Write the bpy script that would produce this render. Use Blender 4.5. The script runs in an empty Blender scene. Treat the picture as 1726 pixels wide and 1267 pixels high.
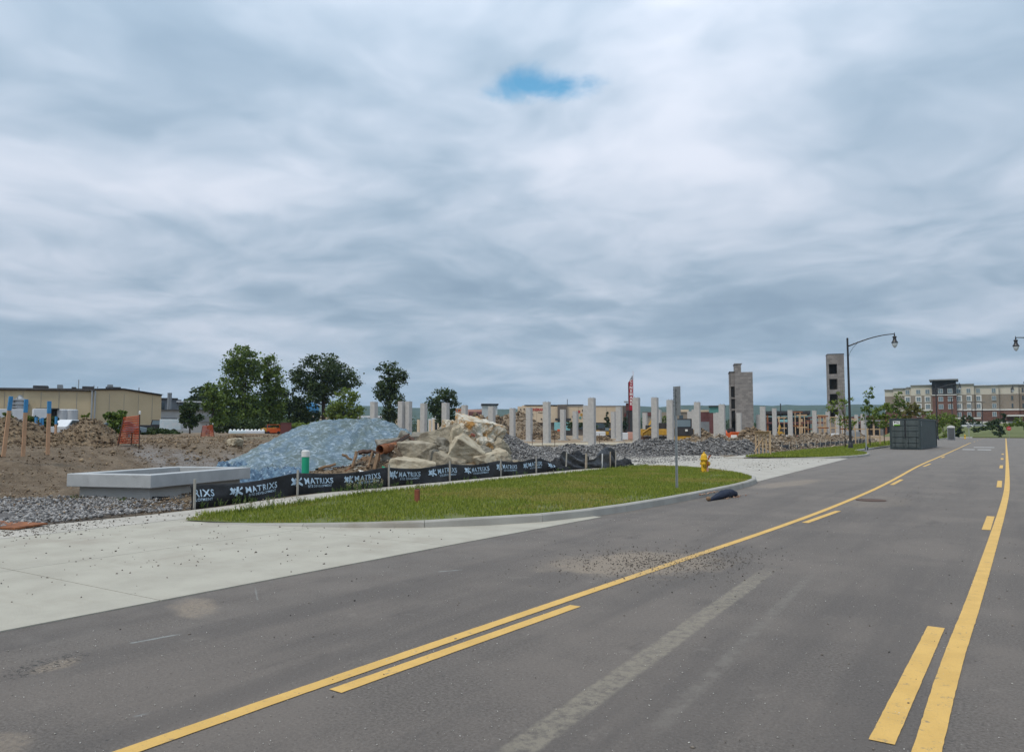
import bpy, bmesh, math, random
import numpy as np
from mathutils import Vector, Matrix, noise, Euler

# ------------------------------------------------------------------ camera, sky, sun, exposure
sc = bpy.context.scene
F, CX, CY, H, HY, VX = 1290.0, 863.0, 633.5, 1.7, 724.0, 1700.0   # focal length and survey of the photograph, eye height in m
PIT = math.atan((HY - CY) / F)
def _pitch(r, f, u): return (r, f*math.cos(PIT) - u*math.sin(PIT), f*math.sin(PIT) + u*math.cos(PIT))
_d = _pitch(VX - CX, F, -(HY - CY)); YAW = math.atan2(_d[0], _d[1])
cd = bpy.data.cameras.new('camera'); cam = bpy.data.objects.new('camera', cd); sc.collection.objects.link(cam)
cd.sensor_width = 36; cd.sensor_fit = 'HORIZONTAL'; cd.lens = F / 1726 * 36; cd.clip_start = .1; cd.clip_end = 9000
cam.location = (0, 0, H); cam.rotation_euler = (math.pi/2 + PIT, 0, YAW); sc.camera = cam

SUN_EL, SUN_AZ = math.radians(58), math.atan2(-.25, -.97)
world = bpy.data.worlds.new('World'); sc.world = world; world.use_nodes = True
SKY_K = 0.1
SKY_H = .17                                  # flattens the cloud deck towards the horizon
def build_sky():
    nt = world.node_tree; N = nt.nodes; L = nt.links
    for n in list(N): N.remove(n)
    def nd(t, **k):
        n = N.new(t)
        for a, b in k.items(): setattr(n, a, b)
        return n
    def mth(op, a, b=None, c=None, clamp=False):
        n = nd('ShaderNodeMath', operation=op, use_clamp=clamp)
        for i, v in enumerate((a, b, c)):
            if v is None: continue
            if isinstance(v, (int, float)): n.inputs[i].default_value = v
            else: L.new(v, n.inputs[i])
        return n.outputs[0]
    def noi(vec, scale, det, rough, dist=0., lac=2.0):
        n = nd('ShaderNodeTexNoise'); L.new(vec, n.inputs['Vector'])
        n.inputs['Scale'].default_value = scale; n.inputs['Detail'].default_value = det
        n.inputs['Roughness'].default_value = rough; n.inputs['Distortion'].default_value = dist
        return n.outputs['Fac']
    def sstep(v, a, b):
        n = nd('ShaderNodeMapRange', interpolation_type='SMOOTHSTEP'); L.new(v, n.inputs[0])
        n.inputs[1].default_value = a; n.inputs[2].default_value = b
        return n.outputs[0]
    def mix(f, a, b):
        n = nd('ShaderNodeMix', data_type='RGBA')
        for i, v in ((0, f), (6, a), (7, b)):
            if isinstance(v, (int, float)): n.inputs[i].default_value = v
            elif isinstance(v, tuple): n.inputs[i].default_value = v
            else: L.new(v, n.inputs[i])
        return n.outputs[2]
    tc = nd('ShaderNodeTexCoord')
    sx = nd('ShaderNodeSeparateXYZ'); L.new(tc.outputs['Generated'], sx.inputs[0])
    z = mth('MAXIMUM', sx.outputs[2], 0.0)
    zz = mth('ADD', z, SKY_H)
    cmb = nd('ShaderNodeCombineXYZ')
    L.new(mth('DIVIDE', sx.outputs[0], zz), cmb.inputs[0]); L.new(mth('DIVIDE', sx.outputs[1], zz), cmb.inputs[1])
    L.new(mth('MULTIPLY', z, 1.2), cmb.inputs[2])
    # warp the deck so that the billows curl instead of lying in stripes
    wn = nd('ShaderNodeTexNoise'); L.new(cmb.outputs[0], wn.inputs['Vector']); wn.inputs['Scale'].default_value = 1.1; wn.inputs['Detail'].default_value = 3
    ws = nd('ShaderNodeVectorMath', operation='SUBTRACT'); L.new(wn.outputs['Color'], ws.inputs[0]); ws.inputs[1].default_value = (.5, .5, .5)
    wm = nd('ShaderNodeVectorMath', operation='SCALE'); L.new(ws.outputs[0], wm.inputs[0]); wm.inputs['Scale'].default_value = .75
    wa = nd('ShaderNodeVectorMath', operation='ADD'); L.new(cmb.outputs[0], wa.inputs[0]); L.new(wm.outputs[0], wa.inputs[1])
    P = wa.outputs[0]
    def field(vec): return mth('ADD', mth('ADD', mth('MULTIPLY', noi(vec, .62, 2, .5), .32), mth('MULTIPLY', noi(vec, 1.45, 4, .5), .54)), mth('MULTIPLY', noi(vec, 4.4, 4, .52), .14))
    v0 = field(P)
    # cloud bases are lit from above: compare with the field a little nearer the zenith
    mp = nd('ShaderNodeVectorMath', operation='SCALE'); L.new(P, mp.inputs[0]); mp.inputs['Scale'].default_value = .93
    v = mth('ADD', v0, mth('MULTIPLY', mth('SUBTRACT', v0, noi(mp.outputs[0], 1.45, 3, .5)), .25))
    cr = nd('ShaderNodeValToRGB'); L.new(v, cr.inputs[0])
    e = cr.color_ramp; e.interpolation = 'B_SPLINE'
    stops = [(.35, (.205, .278, .362)), (.44, (.265, .342, .428)), (.50, (.330, .400, .485)), (.565, (.412, .470, .553)), (.66, (.535, .568, .642))]
    while len(e.elements) < len(stops): e.elements.new(.5)
    for el, (p, c) in zip(e.elements, stops): el.position = p; el.color = (*c, 1)
    cloud = cr.outputs[0]
    # distant cloud deck: lower contrast, bluer towards the horizon
    hz = sstep(z, .17, .0)
    cloud = mix(mth('MULTIPLY', hz, .55), cloud, (.300, .405, .510, 1))
    # an overcast deck is brighter overhead than at the horizon
    br = mth('ADD', mth('ADD', mth('MULTIPLY', z, .35), mth('MULTIPLY', mth('MULTIPLY', z, z), 1.1)), .95)
    sc1 = nd('ShaderNodeVectorMath', operation='SCALE'); L.new(cloud, sc1.inputs[0]); L.new(mth('MULTIPLY', br, 1.0/SKY_K), sc1.inputs['Scale'])
    sky = nd('ShaderNodeTexSky', sky_type='NISHITA', sun_disc=False, sun_elevation=SUN_EL, sun_rotation=SUN_AZ)
    sky.dust_density = .6; sky.ozone_density = 2.0
    sk = nd('ShaderNodeVectorMath', operation='MULTIPLY'); L.new(sky.outputs[0], sk.inputs[0]); sk.inputs[1].default_value = (.85, 1.55, 1.5)
    # one small hole in the deck
    dx, dy, dz = raydir(912, 145)
    n_ = math.sqrt(dx*dx + dy*dy + dz*dz); dx, dy, dz = dx/n_, dy/n_, dz/n_
    hx, hy = dx/(dz + SKY_H), dy/(dz + SKY_H)
    fx, fy = dx/math.hypot(dx, dy), dy/math.hypot(dx, dy)      # radial / tangential axes of the hole on the deck
    wob = noi(P, 7.5, 5, .6, .3); wob2 = noi(cmb.outputs[0], 5.0, 4, .55, .8)
    qx = mth('SUBTRACT', mth('DIVIDE', sx.outputs[0], zz), hx); qy = mth('SUBTRACT', mth('DIVIDE', sx.outputs[1], zz), hy)
    a = mth('ADD', mth('MULTIPLY', qx, fx), mth('MULTIPLY', qy, fy)); b = mth('SUBTRACT', mth('MULTIPLY', qy, fx), mth('MULTIPLY', qx, fy))
    b = mth('ADD', b, mth('MULTIPLY', mth('SUBTRACT', wob2, .5), .10))
    rr = mth('SQRT', mth('ADD', mth('POWER', mth('ABSOLUTE', mth('DIVIDE', a, .060)), 2.0), mth('POWER', mth('ABSOLUTE', mth('DIVIDE', b, .105)), 2.0)))
    rr = mth('ADD', rr, mth('MULTIPLY', mth('SUBTRACT', wob, .5), 1.9))
    hole = mth('MULTIPLY', sstep(rr, 1.35, .15), .95)
    col = mix(hole, sc1.outputs[0], sk.outputs[0])
    bg = nd('ShaderNodeBackground'); L.new(col, bg.inputs[0]); bg.inputs[1].default_value = SKY_K
    out = nd('ShaderNodeOutputWorld'); L.new(bg.outputs[0], out.inputs[0])
def raydir(px, py):
    r, f, u = _pitch(px - CX, F, -(py - CY)); c, s = math.cos(YAW), math.sin(YAW)
    return (r*c - f*s, r*s + f*c, u)
build_sky()
sd = bpy.data.lights.new('sun', 'SUN'); sun = bpy.data.objects.new('sun', sd); sc.collection.objects.link(sun)
sd.energy = 1.5; sd.angle = math.radians(14); sd.color = (1, .91, .78)
_sv = Vector((math.sin(SUN_AZ)*math.cos(SUN_EL), math.cos(SUN_AZ)*math.cos(SUN_EL), math.sin(SUN_EL)))
sun.rotation_euler = _sv.to_track_quat('Z', 'Y').to_euler(); sun.location = (0, 0, 60)
vs = sc.view_settings; vs.view_transform = 'Standard'; vs.look = 'None'; vs.gamma = 1; vs.use_curve_mapping = False; vs.exposure = 0.36

# ------------------------------------------------------------------ survey helpers (metres; +Y runs along the road)
C = sc.collection
def G(px, py, z=0.0):                       # point at height z seen at a place of the photograph
    d = raydir(px, py); t = (z - H)/d[2]; return Vector((d[0]*t, d[1]*t, z))
def AT(px, dist, py=HY):                    # point at a horizontal distance
    d = raydir(px, py); k = dist/math.hypot(d[0], d[1]); return Vector((d[0]*k, d[1]*k, H + d[2]*k))
def ONX(px, X, py=HY):                      # y where a column of the photograph meets the plane x = X
    d = raydir(px, py); k = X/d[0]; return d[1]*k
def facing(p): return math.atan2(-p[0], p[1])    # turn local +Y away from the camera, local X to the right
def PXM(d): return F/d
def smooth(a, b, x):
    t = np.clip((x - a)/(b - a), 0, 1); return t*t*(3 - 2*t)
random.seed(4); rng = np.random.default_rng(7)

class MB:
    def __init__(s): s.v = []; s.f = []
    def add(s, vs, fs):
        b = len(s.v); s.v += [tuple(v) for v in vs]; s.f += [tuple(i + b for i in f) for f in fs]; return s
    def box(s, c, d, rz=0, rx=0, ry=0):
        m = Euler((rx, ry, rz)).to_matrix(); x, y, z = d[0]/2, d[1]/2, d[2]/2
        vs = [Vector(c) + m @ Vector((i*x, j*y, k*z)) for k in (-1, 1) for j in (-1, 1) for i in (-1, 1)]
        return s.add(vs, [(0, 2, 3, 1), (4, 5, 7, 6), (0, 1, 5, 4), (2, 6, 7, 3), (0, 4, 6, 2), (1, 3, 7, 5)])
    def bx(s, x0, x1, y0, y1, z0, z1): return s.box(((x0+x1)/2, (y0+y1)/2, (z0+z1)/2), (abs(x1-x0), abs(y1-y0), abs(z1-z0)))
    def tube(s, pts, rad, n=8, cap=True):
        pts = [Vector(p) for p in pts]; rad = rad if isinstance(rad, (list, tuple)) else [rad]*len(pts)
        vs = []; fs = []
        for i, p in enumerate(pts):
            t = (pts[min(i+1, len(pts)-1)] - pts[max(i-1, 0)]).normalized()
            a = Vector((0, 0, 1)) if abs(t.z) < .9 else Vector((1, 0, 0))
            u = t.cross(a).normalized(); w = t.cross(u)
            for k in range(n):
                q = 2*math.pi*k/n; vs.append(p + rad[i]*(u*math.cos(q) + w*math.sin(q)))
        for i in range(len(pts)-1):
            for k in range(n):
                k2 = (k+1) % n; fs.append((i*n+k, i*n+k2, (i+1)*n+k2, (i+1)*n+k))
        if cap: fs.append(tuple(range(n-1, -1, -1))); fs.append(tuple((len(pts)-1)*n + k for k in range(n)))
        return s.add(vs, fs)
    def lathe(s, prof, n=16, c=(0, 0, 0), M=None):
        vs = []; fs = []
        for r, z in prof:
            for k in range(n):
                q = 2*math.pi*k/n; p = Vector((r*math.cos(q), r*math.sin(q), z))
                if M: p = M @ p
                vs.append(p + Vector(c))
        for i in range(len(prof)-1):
            for k in range(n):
                k2 = (k+1) % n; fs.append((i*n+k, i*n+k2, (i+1)*n+k2, (i+1)*n+k))
        fs.append(tuple(range(n-1, -1, -1))); fs.append(tuple((len(prof)-1)*n + k for k in range(n)))
        return s.add(vs, fs)
    def prism(s, poly, z0, z1):
        n = len(poly); vs = [(p[0], p[1], z0) for p in poly] + [(p[0], p[1], z1) for p in poly]
        return s.add(vs, [tuple(range(n-1, -1, -1)), tuple(range(n, 2*n))] + [(i, (i+1) % n, n+(i+1) % n, n+i) for i in range(n)])
    def vprism(s, poly, y0, y1):            # polygon in the XZ plane, thick in Y
        n = len(poly); vs = [(p[0], y0, p[1]) for p in poly] + [(p[0], y1, p[1]) for p in poly]
        return s.add(vs, [tuple(range(n)), tuple(range(2*n-1, n-1, -1))] + [(n+i, n+(i+1) % n, (i+1) % n, i) for i in range(n)])
    def strip(s, pts, w, z, ragged=0):      # flat ribbon along a polyline
        if ragged:
            q = []
            for a, b in zip(pts, pts[1:]):
                a, b = Vector((a[0], a[1], 0)), Vector((b[0], b[1], 0)); n = max(1, min(160, int((b-a).length/.06))); q += [a.lerp(b, i/n) for i in range(n)]
            pts = q + [Vector((pts[-1][0], pts[-1][1], 0))]
        pts = [Vector((p[0], p[1], 0)) for p in pts]; vs = []
        for i, p in enumerate(pts):
            t = (pts[min(i+1, len(pts)-1)] - pts[max(i-1, 0)]).normalized(); nn = Vector((-t.y, t.x, 0))
            j1, j2 = (random.gauss(0, ragged), random.gauss(0, ragged)) if ragged else (0, 0)
            vs += [p + nn*(w/2 + j1) + Vector((0, 0, z)), p - nn*(w/2 + j2) + Vector((0, 0, z))]
        return s.add(vs, [(2*i, 2*i+1, 2*i+3, 2*i+2) for i in range(len(pts)-1)])
    def mesh(s, name, mat):
        me = bpy.data.meshes.new(name); me.from_pydata(s.v, [], s.f); me.materials.append(mat); return me
    def build(s, name, mat, parent=None, smooth=False, bevel=0):
        return link(name, s.mesh(name, mat), parent, smooth, bevel)
def link(name, me, parent=None, smooth=False, bevel=0):
    o = bpy.data.objects.new(name, me); C.objects.link(o)
    if parent: o.parent = parent
    if smooth:
        me.polygons.foreach_set('use_smooth', np.ones(len(me.polygons), bool))
        if smooth == 'auto':
            try: me.set_sharp_from_angle(angle=math.radians(38))
            except Exception: pass
    if bevel:
        m = o.modifiers.new('bevel', 'BEVEL'); m.width = bevel; m.segments = 2; m.limit_method = 'ANGLE'
    return o
def raw(name, V, Fc, mat, parent=None, smooth=False):      # numpy arrays, faces all of one size
    me = bpy.data.meshes.new(name); V = np.asarray(V, np.float32); Fc = np.asarray(Fc, np.int32)
    me.vertices.add(len(V)); me.vertices.foreach_set('co', V.ravel()); k = Fc.shape[1]
    me.loops.add(Fc.size); me.loops.foreach_set('vertex_index', Fc.ravel())
    me.polygons.add(len(Fc)); me.polygons.foreach_set('loop_start', np.arange(0, Fc.size, k, dtype=np.int32)); me.polygons.foreach_set('loop_total', np.full(len(Fc), k, np.int32))
    me.update(calc_edges=True); me.materials.append(mat); return link(name, me, parent, smooth)
def thing(name, label, cat, loc=(0, 0, 0), rz=0, group=None):
    o = bpy.data.objects.new(name, None); C.objects.link(o); o.empty_display_size = .2
    o.location = loc; o.rotation_euler = (0, 0, rz); return tag(o, label, cat, group)
def tag(o, label=None, cat=None, group=None, kind=None):
    if label: o['label'] = label
    if cat: o['category'] = cat
    if group: o['group'] = group
    if kind: o['kind'] = kind
    return o
def structure(o): o['kind'] = 'structure'; return o
def copy_tree(o, parent=None):
    c = o.copy(); C.objects.link(c); c.parent = parent
    for ch in list(o.children): copy_tree(ch, c)
    return c
def text_mesh(body, size, offset=0.0, extrude=0.0, align='LEFT', spread=0.0):
    cu = bpy.data.curves.new('t', 'FONT'); cu.body = body; cu.size = size; cu.offset = offset; cu.extrude = extrude; cu.align_x = align; cu.resolution_u = 3; cu.space_character = 1.0 + spread
    ob = bpy.data.objects.new('t', cu); C.objects.link(ob); dg = bpy.context.evaluated_depsgraph_get()
    me = bpy.data.meshes.new_from_object(ob.evaluated_get(dg)); bpy.data.objects.remove(ob); bpy.data.curves.remove(cu); return me
def writing(body, size, mat, parent, loc, rz=0, offset=0.0, align='CENTER', extrude=.01, sx=1.0):   # upright lettering facing local -Y
    me = text_mesh(body, size, offset, extrude, align); me.materials.clear(); me.materials.append(mat)
    o = link('lettering', me, parent); o.location = loc; o.rotation_euler = (math.pi/2, 0, rz); o.scale = (sx, 1, 1); return o

# ------------------------------------------------------------------ materials
def M_(name, a, b=None, scale=6, det=5, rough=.8, bump=0, bscale=None, metal=0, spec=.3, island=False, coords='Object', lo=.35, hi=.65, c=None, cscale=1.5, cl=.55, ch=.7, vor=0):
    m = bpy.data.materials.new(name); m.use_nodes = True; nt = m.node_tree; N = nt.nodes; L = nt.links
    p = N['Principled BSDF']; p.inputs['Roughness'].default_value = rough; p.inputs['Metallic'].default_value = metal; p.inputs['Specular IOR Level'].default_value = spec
    b = b or tuple(x*.8 for x in a)
    tc = N.new('ShaderNodeTexCoord'); vec = tc.outputs[coords]
    if island:
        g = N.new('ShaderNodeNewGeometry'); fac = g.outputs['Random Per Island']; lo, hi = 0, 1
    else:
        n = N.new('ShaderNodeTexNoise'); n.inputs['Scale'].default_value = scale; n.inputs['Detail'].default_value = det; n.inputs['Roughness'].default_value = .62
        L.new(vec, n.inputs['Vector']); fac = n.outputs['Fac']
    r = N.new('ShaderNodeValToRGB'); L.new(fac, r.inputs[0]); r.color_ramp.elements[0].position = lo; r.color_ramp.elements[1].position = hi
    r.color_ramp.elements[0].color = (*a, 1); r.color_ramp.elements[1].color = (*b, 1)
    col = r.outputs[0]
    if c:
        n2 = N.new('ShaderNodeTexNoise'); n2.inputs['Scale'].default_value = cscale; n2.inputs['Detail'].default_value = 6; n2.inputs['Roughness'].default_value = .65; L.new(vec, n2.inputs['Vector'])
        r2 = N.new('ShaderNodeValToRGB'); L.new(n2.outputs['Fac'], r2.inputs[0]); r2.color_ramp.elements[0].position = cl; r2.color_ramp.elements[1].position = ch
        mx = N.new('ShaderNodeMix'); mx.data_type = 'RGBA'; L.new(r2.outputs[0], mx.inputs[0]); L.new(col, mx.inputs[6]); mx.inputs[7].default_value = (*c, 1); col = mx.outputs[2]
    L.new(col, p.inputs['Base Color'])
    if bump:
        nb = N.new('ShaderNodeTexNoise'); nb.inputs['Scale'].default_value = bscale or scale*3; nb.inputs['Detail'].default_value = 6; nb.inputs['Roughness'].default_value = .6; L.new(vec, nb.inputs['Vector'])
        bp = N.new('ShaderNodeBump'); bp.inputs['Strength'].default_value = 1; bp.inputs['Distance'].default_value = bump; L.new(nb.outputs['Fac'], bp.inputs['Height']); L.new(bp.outputs[0], p.inputs['Normal'])
    m['p'] = 1
    return m
def node_mat(name):
    m = bpy.data.materials.new(name); m.use_nodes = True; return m, m.node_tree.nodes, m.node_tree.links, m.node_tree.nodes['Principled BSDF']
class NB:                                     # small node-building helper for the big surfaces
    def __init__(s, name):
        s.m, s.N, s.L, s.p = node_mat(name); s.tc = s.N.new('ShaderNodeTexCoord'); s.o = s.tc.outputs['Object']
        s.xyz = s.N.new('ShaderNodeSeparateXYZ'); s.L.new(s.o, s.xyz.inputs[0]); s.x, s.y = s.xyz.outputs[0], s.xyz.outputs[1]
    def put(s, sock, v):
        if isinstance(v, (int, float)): sock.default_value = v
        elif isinstance(v, tuple): sock.default_value = (*v, 1) if len(v) == 3 else v
        else: s.L.new(v, sock)
    def noise(s, scale, det=4, rough=.55, vec=None, dist=0):
        n = s.N.new('ShaderNodeTexNoise'); s.L.new(vec or s.o, n.inputs['Vector']); n.inputs['Scale'].default_value = scale; n.inputs['Detail'].default_value = det; n.inputs['Roughness'].default_value = rough; n.inputs['Distortion'].default_value = dist
        return n.outputs['Fac']
    def math(s, op, a, b=None, clamp=False):
        n = s.N.new('ShaderNodeMath'); n.operation = op; n.use_clamp = clamp; s.put(n.inputs[0], a)
        if b is not None: s.put(n.inputs[1], b)
        return n.outputs[0]
    def step(s, v, a, b):
        n = s.N.new('ShaderNodeMapRange'); n.interpolation_type = 'SMOOTHSTEP'; s.put(n.inputs[0], v); n.inputs[1].default_value = a; n.inputs[2].default_value = b; return n.outputs[0]
    def mix(s, f, a, b, blend='MIX'):
        n = s.N.new('ShaderNodeMix'); n.data_type = 'RGBA'; n.blend_type = blend; s.put(n.inputs[0], f); s.put(n.inputs[6], a); s.put(n.inputs[7], b); return n.outputs[2]
    def stretch(s, sx, sy, sz=1, rz=0):
        n = s.N.new('ShaderNodeMapping'); s.L.new(s.o, n.inputs[0]); n.inputs['Scale'].default_value = (sx, sy, sz); n.inputs['Rotation'].default_value = (0, 0, rz); return n.outputs[0]
    def ellipse(s, cx, cy, rx, ry, wob=.8, nscale=1.2, ang=0):
        dx = s.math('SUBTRACT', s.x, cx); dy = s.math('SUBTRACT', s.y, cy); ca, sa = math.cos(ang), math.sin(ang)
        u = s.math('ADD', s.math('MULTIPLY', dx, ca), s.math('MULTIPLY', dy, sa)); v = s.math('SUBTRACT', s.math('MULTIPLY', dy, ca), s.math('MULTIPLY', dx, sa))
        r = s.math('SQRT', s.math('ADD', s.math('POWER', s.math('ABSOLUTE', s.math('DIVIDE', u, rx)), 2.), s.math('POWER', s.math('ABSOLUTE', s.math('DIVIDE', v, ry)), 2.)))
        r = s.math('ADD', r, s.math('MULTIPLY', s.math('SUBTRACT', s.noise(nscale, 5, .65), .5), wob))
        return s.step(r, 1.25, .6)
    def band(s, p, q, w, soft=.03, wob=.08, end=.9):                    # mask along the line p-q on the ground
        k = (q[0]-p[0])/(q[1]-p[1]); xx = s.math('ADD', s.math('MULTIPLY', s.math('SUBTRACT', s.y, p[1]), k), p[0])
        d = s.math('ABSOLUTE', s.math('SUBTRACT', s.x, xx)); d = s.math('ADD', d, s.math('MULTIPLY', s.math('SUBTRACT', s.noise(9, 5, .65), .5), wob))
        y0, y1 = min(p[1], q[1]), max(p[1], q[1])
        return s.math('MULTIPLY', s.step(d, w/2 + soft, w/2 - soft), s.math('MULTIPLY', s.step(s.y, y0-end*.45, y0+end*.2), s.step(s.y, y1+end, y1-end)))
    def bump(s, h, dist):
        b = s.N.new('ShaderNodeBump'); b.inputs['Distance'].default_value = dist; s.put(b.inputs['Height'], h); s.L.new(b.outputs[0], s.p.inputs['Normal'])
    def done(s, col, rough=.85, spec=.25):
        s.put(s.p.inputs['Base Color'], col); s.put(s.p.inputs['Roughness'], rough); s.p.inputs['Specular IOR Level'].default_value = spec; return s.m

def road_material():
    b = NB('asphalt')
    fine = b.noise(46, 5, .75); spk = b.noise(30, 5, .8); blot = b.noise(.55, 5, .6); lanes = b.noise(1.0, 5, .6, b.stretch(1.1, .09))
    col = b.mix(b.step(fine, .34, .66), (.098, .084, .073), (.180, .157, .138))
    col = b.mix(b.math('MULTIPLY', b.step(blot, .40, .62), .55), col, (.188, .160, .137))
    col = b.mix(b.math('MULTIPLY', b.step(lanes, .46, .64), .5), col, (.095, .084, .077))
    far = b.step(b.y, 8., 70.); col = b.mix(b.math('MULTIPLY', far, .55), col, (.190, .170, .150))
    col = b.mix(b.math('MULTIPLY', b.step(spk, .60, .69), .65), col, (.36, .335, .30))
    col = b.mix(b.math('MULTIPLY', b.step(b.noise(38, 3, .6), .62, .70), .55), col, (.035, .032, .031))
    dk = b.noise(1.3, 6, .7, b.stretch(1.0, .45, 1, .3)); col = b.mix(b.math('MULTIPLY', b.step(dk, .57, .70), .4), col, (.072, .064, .060))
    pw = b.noise(2.6, 6, .75); col = b.mix(b.math('MULTIPLY', b.step(pw, .58, .72), .38), col, (.245, .215, .185))
    # worn strip where an old line was ground off, and its fainter neighbour
    m1 = b.band(G(868, 1267), G(1285, 968), .19, .02, .07); m1 = b.math('MULTIPLY', m1, b.step(b.noise(12, 6, .8), .34, .60))
    col = b.mix(b.math('MULTIPLY', m1, .8), col, (.27, .238, .185))
    m2 = b.band(G(1120, 1215), G(1370, 965), .10, .03, .09); m2 = b.math('MULTIPLY', m2, b.step(b.noise(8, 5, .7), .36, .6))
    col = b.mix(b.math('MULTIPLY', m2, .6), col, (.20, .18, .155))
    # sandy spills
    for (px, py, rx, ry, ang, k) in ((1085, 948, .85, 1.15, -.35, .75), (1000, 948, .55, .9, -.3, .35), (330, 1023, .22, .42, 1.1, .75), (95, 1120, .12, .2, .4, .7), (1330, 815, .55, 2.6, -.12, .6), (1480, 845, .8, 1.6, 0, .25), (0, 1255, .2, .15, 0, .5)):
        g = G(px, py); e = b.ellipse(g.x, g.y, rx, ry, 1.5, 2.2, ang)
        col = b.mix(b.math('MULTIPLY', b.math('MULTIPLY', e, b.step(b.noise(26, 4, .7), .22, .62)), k), col, (.30, .242, .182))
    g = G(80, 1118); e = b.ellipse(g.x, g.y, .2, .34, 1.5, 5, .3); col = b.mix(b.math('MULTIPLY', b.math('MULTIPLY', e, b.step(b.noise(30, 4, .7), .48, .6)), .8), col, (.022, .022, .022))
    g = G(1470, 842); e = b.ellipse(g.x, g.y, .33, .5, .3, 3, 0); col = b.mix(b.math('MULTIPLY', e, .45), col, (.05, .05, .05))
    # pale scuffs and chalk marks
    for (p, q, w, k) in (((222, 1083), (298, 1069), .035, .6), ((740, 963), (775, 960), .03, .6), ((430, 990), (434, 1010), .02, .35), ((230, 1206), (242, 1203), .03, .5)):
        m = b.band(G(*p), G(*q), w, .012, .06, .06); col = b.mix(b.math('MULTIPLY', m, k), col, (.33, .35, .34))
    sc_ = b.noise(3.2, 6, .75, b.stretch(2.2, .7, 1, .9)); col = b.mix(b.math('MULTIPLY', b.step(sc_, .66, .74), .35), col, (.22, .21, .20))
    # dusty concrete tint along the gutter and tyre-polished wheel paths
    dust = b.math('MULTIPLY', b.step(b.x, -5.2, -6.6), b.step(b.noise(1.6, 5, .65), .35, .7)); col = b.mix(b.math('MULTIPLY', dust, .45), col, (.19, .17, .15))
    h = b.math('ADD', b.math('MULTIPLY', fine, .5), spk); b.bump(h, .012)
    return b.done(col, .86, .3)
def concrete_material(name, a=(.41, .385, .32), d=(.35, .325, .27), dirt=(.30, .26, .21), dirtk=.5):
    b = NB(name); col = b.mix(b.step(b.noise(1.4, 6, .6), .3, .7), a, d)
    col = b.mix(b.math('MULTIPLY', b.step(b.noise(.7, 6, .65), .52, .74), dirtk), col, dirt)
    col = b.mix(b.math('MULTIPLY', b.step(b.noise(34, 4, .7), .60, .72), .22), col, (.22, .2, .17))
    tk = b.noise(1.5, 6, .7, b.stretch(.35, 1.5, 1, .25)); col = b.mix(b.math('MULTIPLY', b.step(tk, .52, .68), .35), col, (.33, .295, .24))
    st = b.noise(2.2, 5, .7, b.stretch(1.6, .22)); col = b.mix(b.math('MULTIPLY', b.step(st, .6, .75), .25), col, (.36, .35, .33))
    b.bump(b.noise(60, 4, .6), .006); return b.done(col, .85, .25)
def site_material():
    b = NB('dirt'); n1 = b.noise(.22, 6, .65); n2 = b.noise(1.9, 6, .7); n3 = b.noise(14, 5, .75)
    col = b.mix(b.step(n2, .3, .7), (.140, .103, .070), (.240, .185, .130))
    col = b.mix(b.math('MULTIPLY', b.step(n1, .45, .68), .5), col, (.235, .185, .130))
    col = b.mix(b.math('MULTIPLY', b.step(n3, .40, .28), .9), col, (.055, .038, .025))
    col = b.mix(b.math('MULTIPLY', b.step(n3, .60, .68), .8), col, (.36, .295, .215))
    e = b.ellipse(-21.5, 40, 10.5, 9.5, .5, .4); gr = b.mix(b.step(b.noise(5, 5, .75), .35, .62), (.25, .23, .205), (.36, .335, .30)); col = b.mix(b.math('MULTIPLY', e, .92), col, gr)
    for (px, py, rx, ry, k) in ((330, 752, 3.2, 1.6, .5), (430, 750, 2.5, 1.2, .35)):
        g = G(px, py, 1.1); e = b.ellipse(g.x, g.y, rx, ry, 1.2, .6); col = b.mix(b.math('MULTIPLY', b.math('MULTIPLY', e, b.step(n2, .3, .6)), k), col, (.30, .30, .31))
    e = b.ellipse(-17.6, 7.2, 3.2, 3.4, .6, .8); col = b.mix(b.math('MULTIPLY', e, .85), col, (.17, .165, .165))
    far = b.step(b.y, 55., 80.); col = b.mix(b.math('MULTIPLY', far, .6), col, (.33, .245, .165))
    b.bump(b.math('ADD', n2, b.math('MULTIPLY', n3, .7)), .12); return b.done(col, .95, .15)
def paint_material():
    b = NB('road_paint'); col = b.mix(b.step(b.noise(3, 5, .6), .3, .7), (.66, .41, .115), (.58, .355, .095))
    col = b.mix(b.math('MULTIPLY', b.step(b.noise(46, 5, .75), .52, .68), .45), col, (.42, .28, .11))
    w = b.math('MULTIPLY', b.step(b.noise(9, 7, .85), .57, .66), .8); col = b.mix(w, col, (.15, .14, .125))
    g = G(1130, 945); e = b.ellipse(g.x, g.y, .4, 1.5, 1, 3); col = b.mix(b.math('MULTIPLY', b.math('MULTIPLY', e, b.step(b.noise(30, 4, .7), .45, .6)), .7), col, (.24, .20, .155))
    b.bump(b.noise(80, 3, .6), .006); return b.done(col, .7, .35)
def foliage(name, a, b_, trans=.25):
    m, N, L, p = node_mat(name); g = N.new('ShaderNodeNewGeometry'); r = N.new('ShaderNodeValToRGB'); L.new(g.outputs['Random Per Island'], r.inputs[0])
    r.color_ramp.elements[0].color = (*a, 1); r.color_ramp.elements[1].color = (*b_, 1); L.new(r.outputs[0], p.inputs['Base Color']); p.inputs['Roughness'].default_value = .55; p.inputs['Specular IOR Level'].default_value = .25
    t = N.new('ShaderNodeBsdfTranslucent'); L.new(r.outputs[0], t.inputs[0]); mx = N.new('ShaderNodeMixShader'); mx.inputs[0].default_value = trans
    L.new(p.outputs[0], mx.inputs[1]); L.new(t.outputs[0], mx.inputs[2]); L.new(mx.outputs[0], N['Material Output'].inputs[0]); return m
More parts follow.
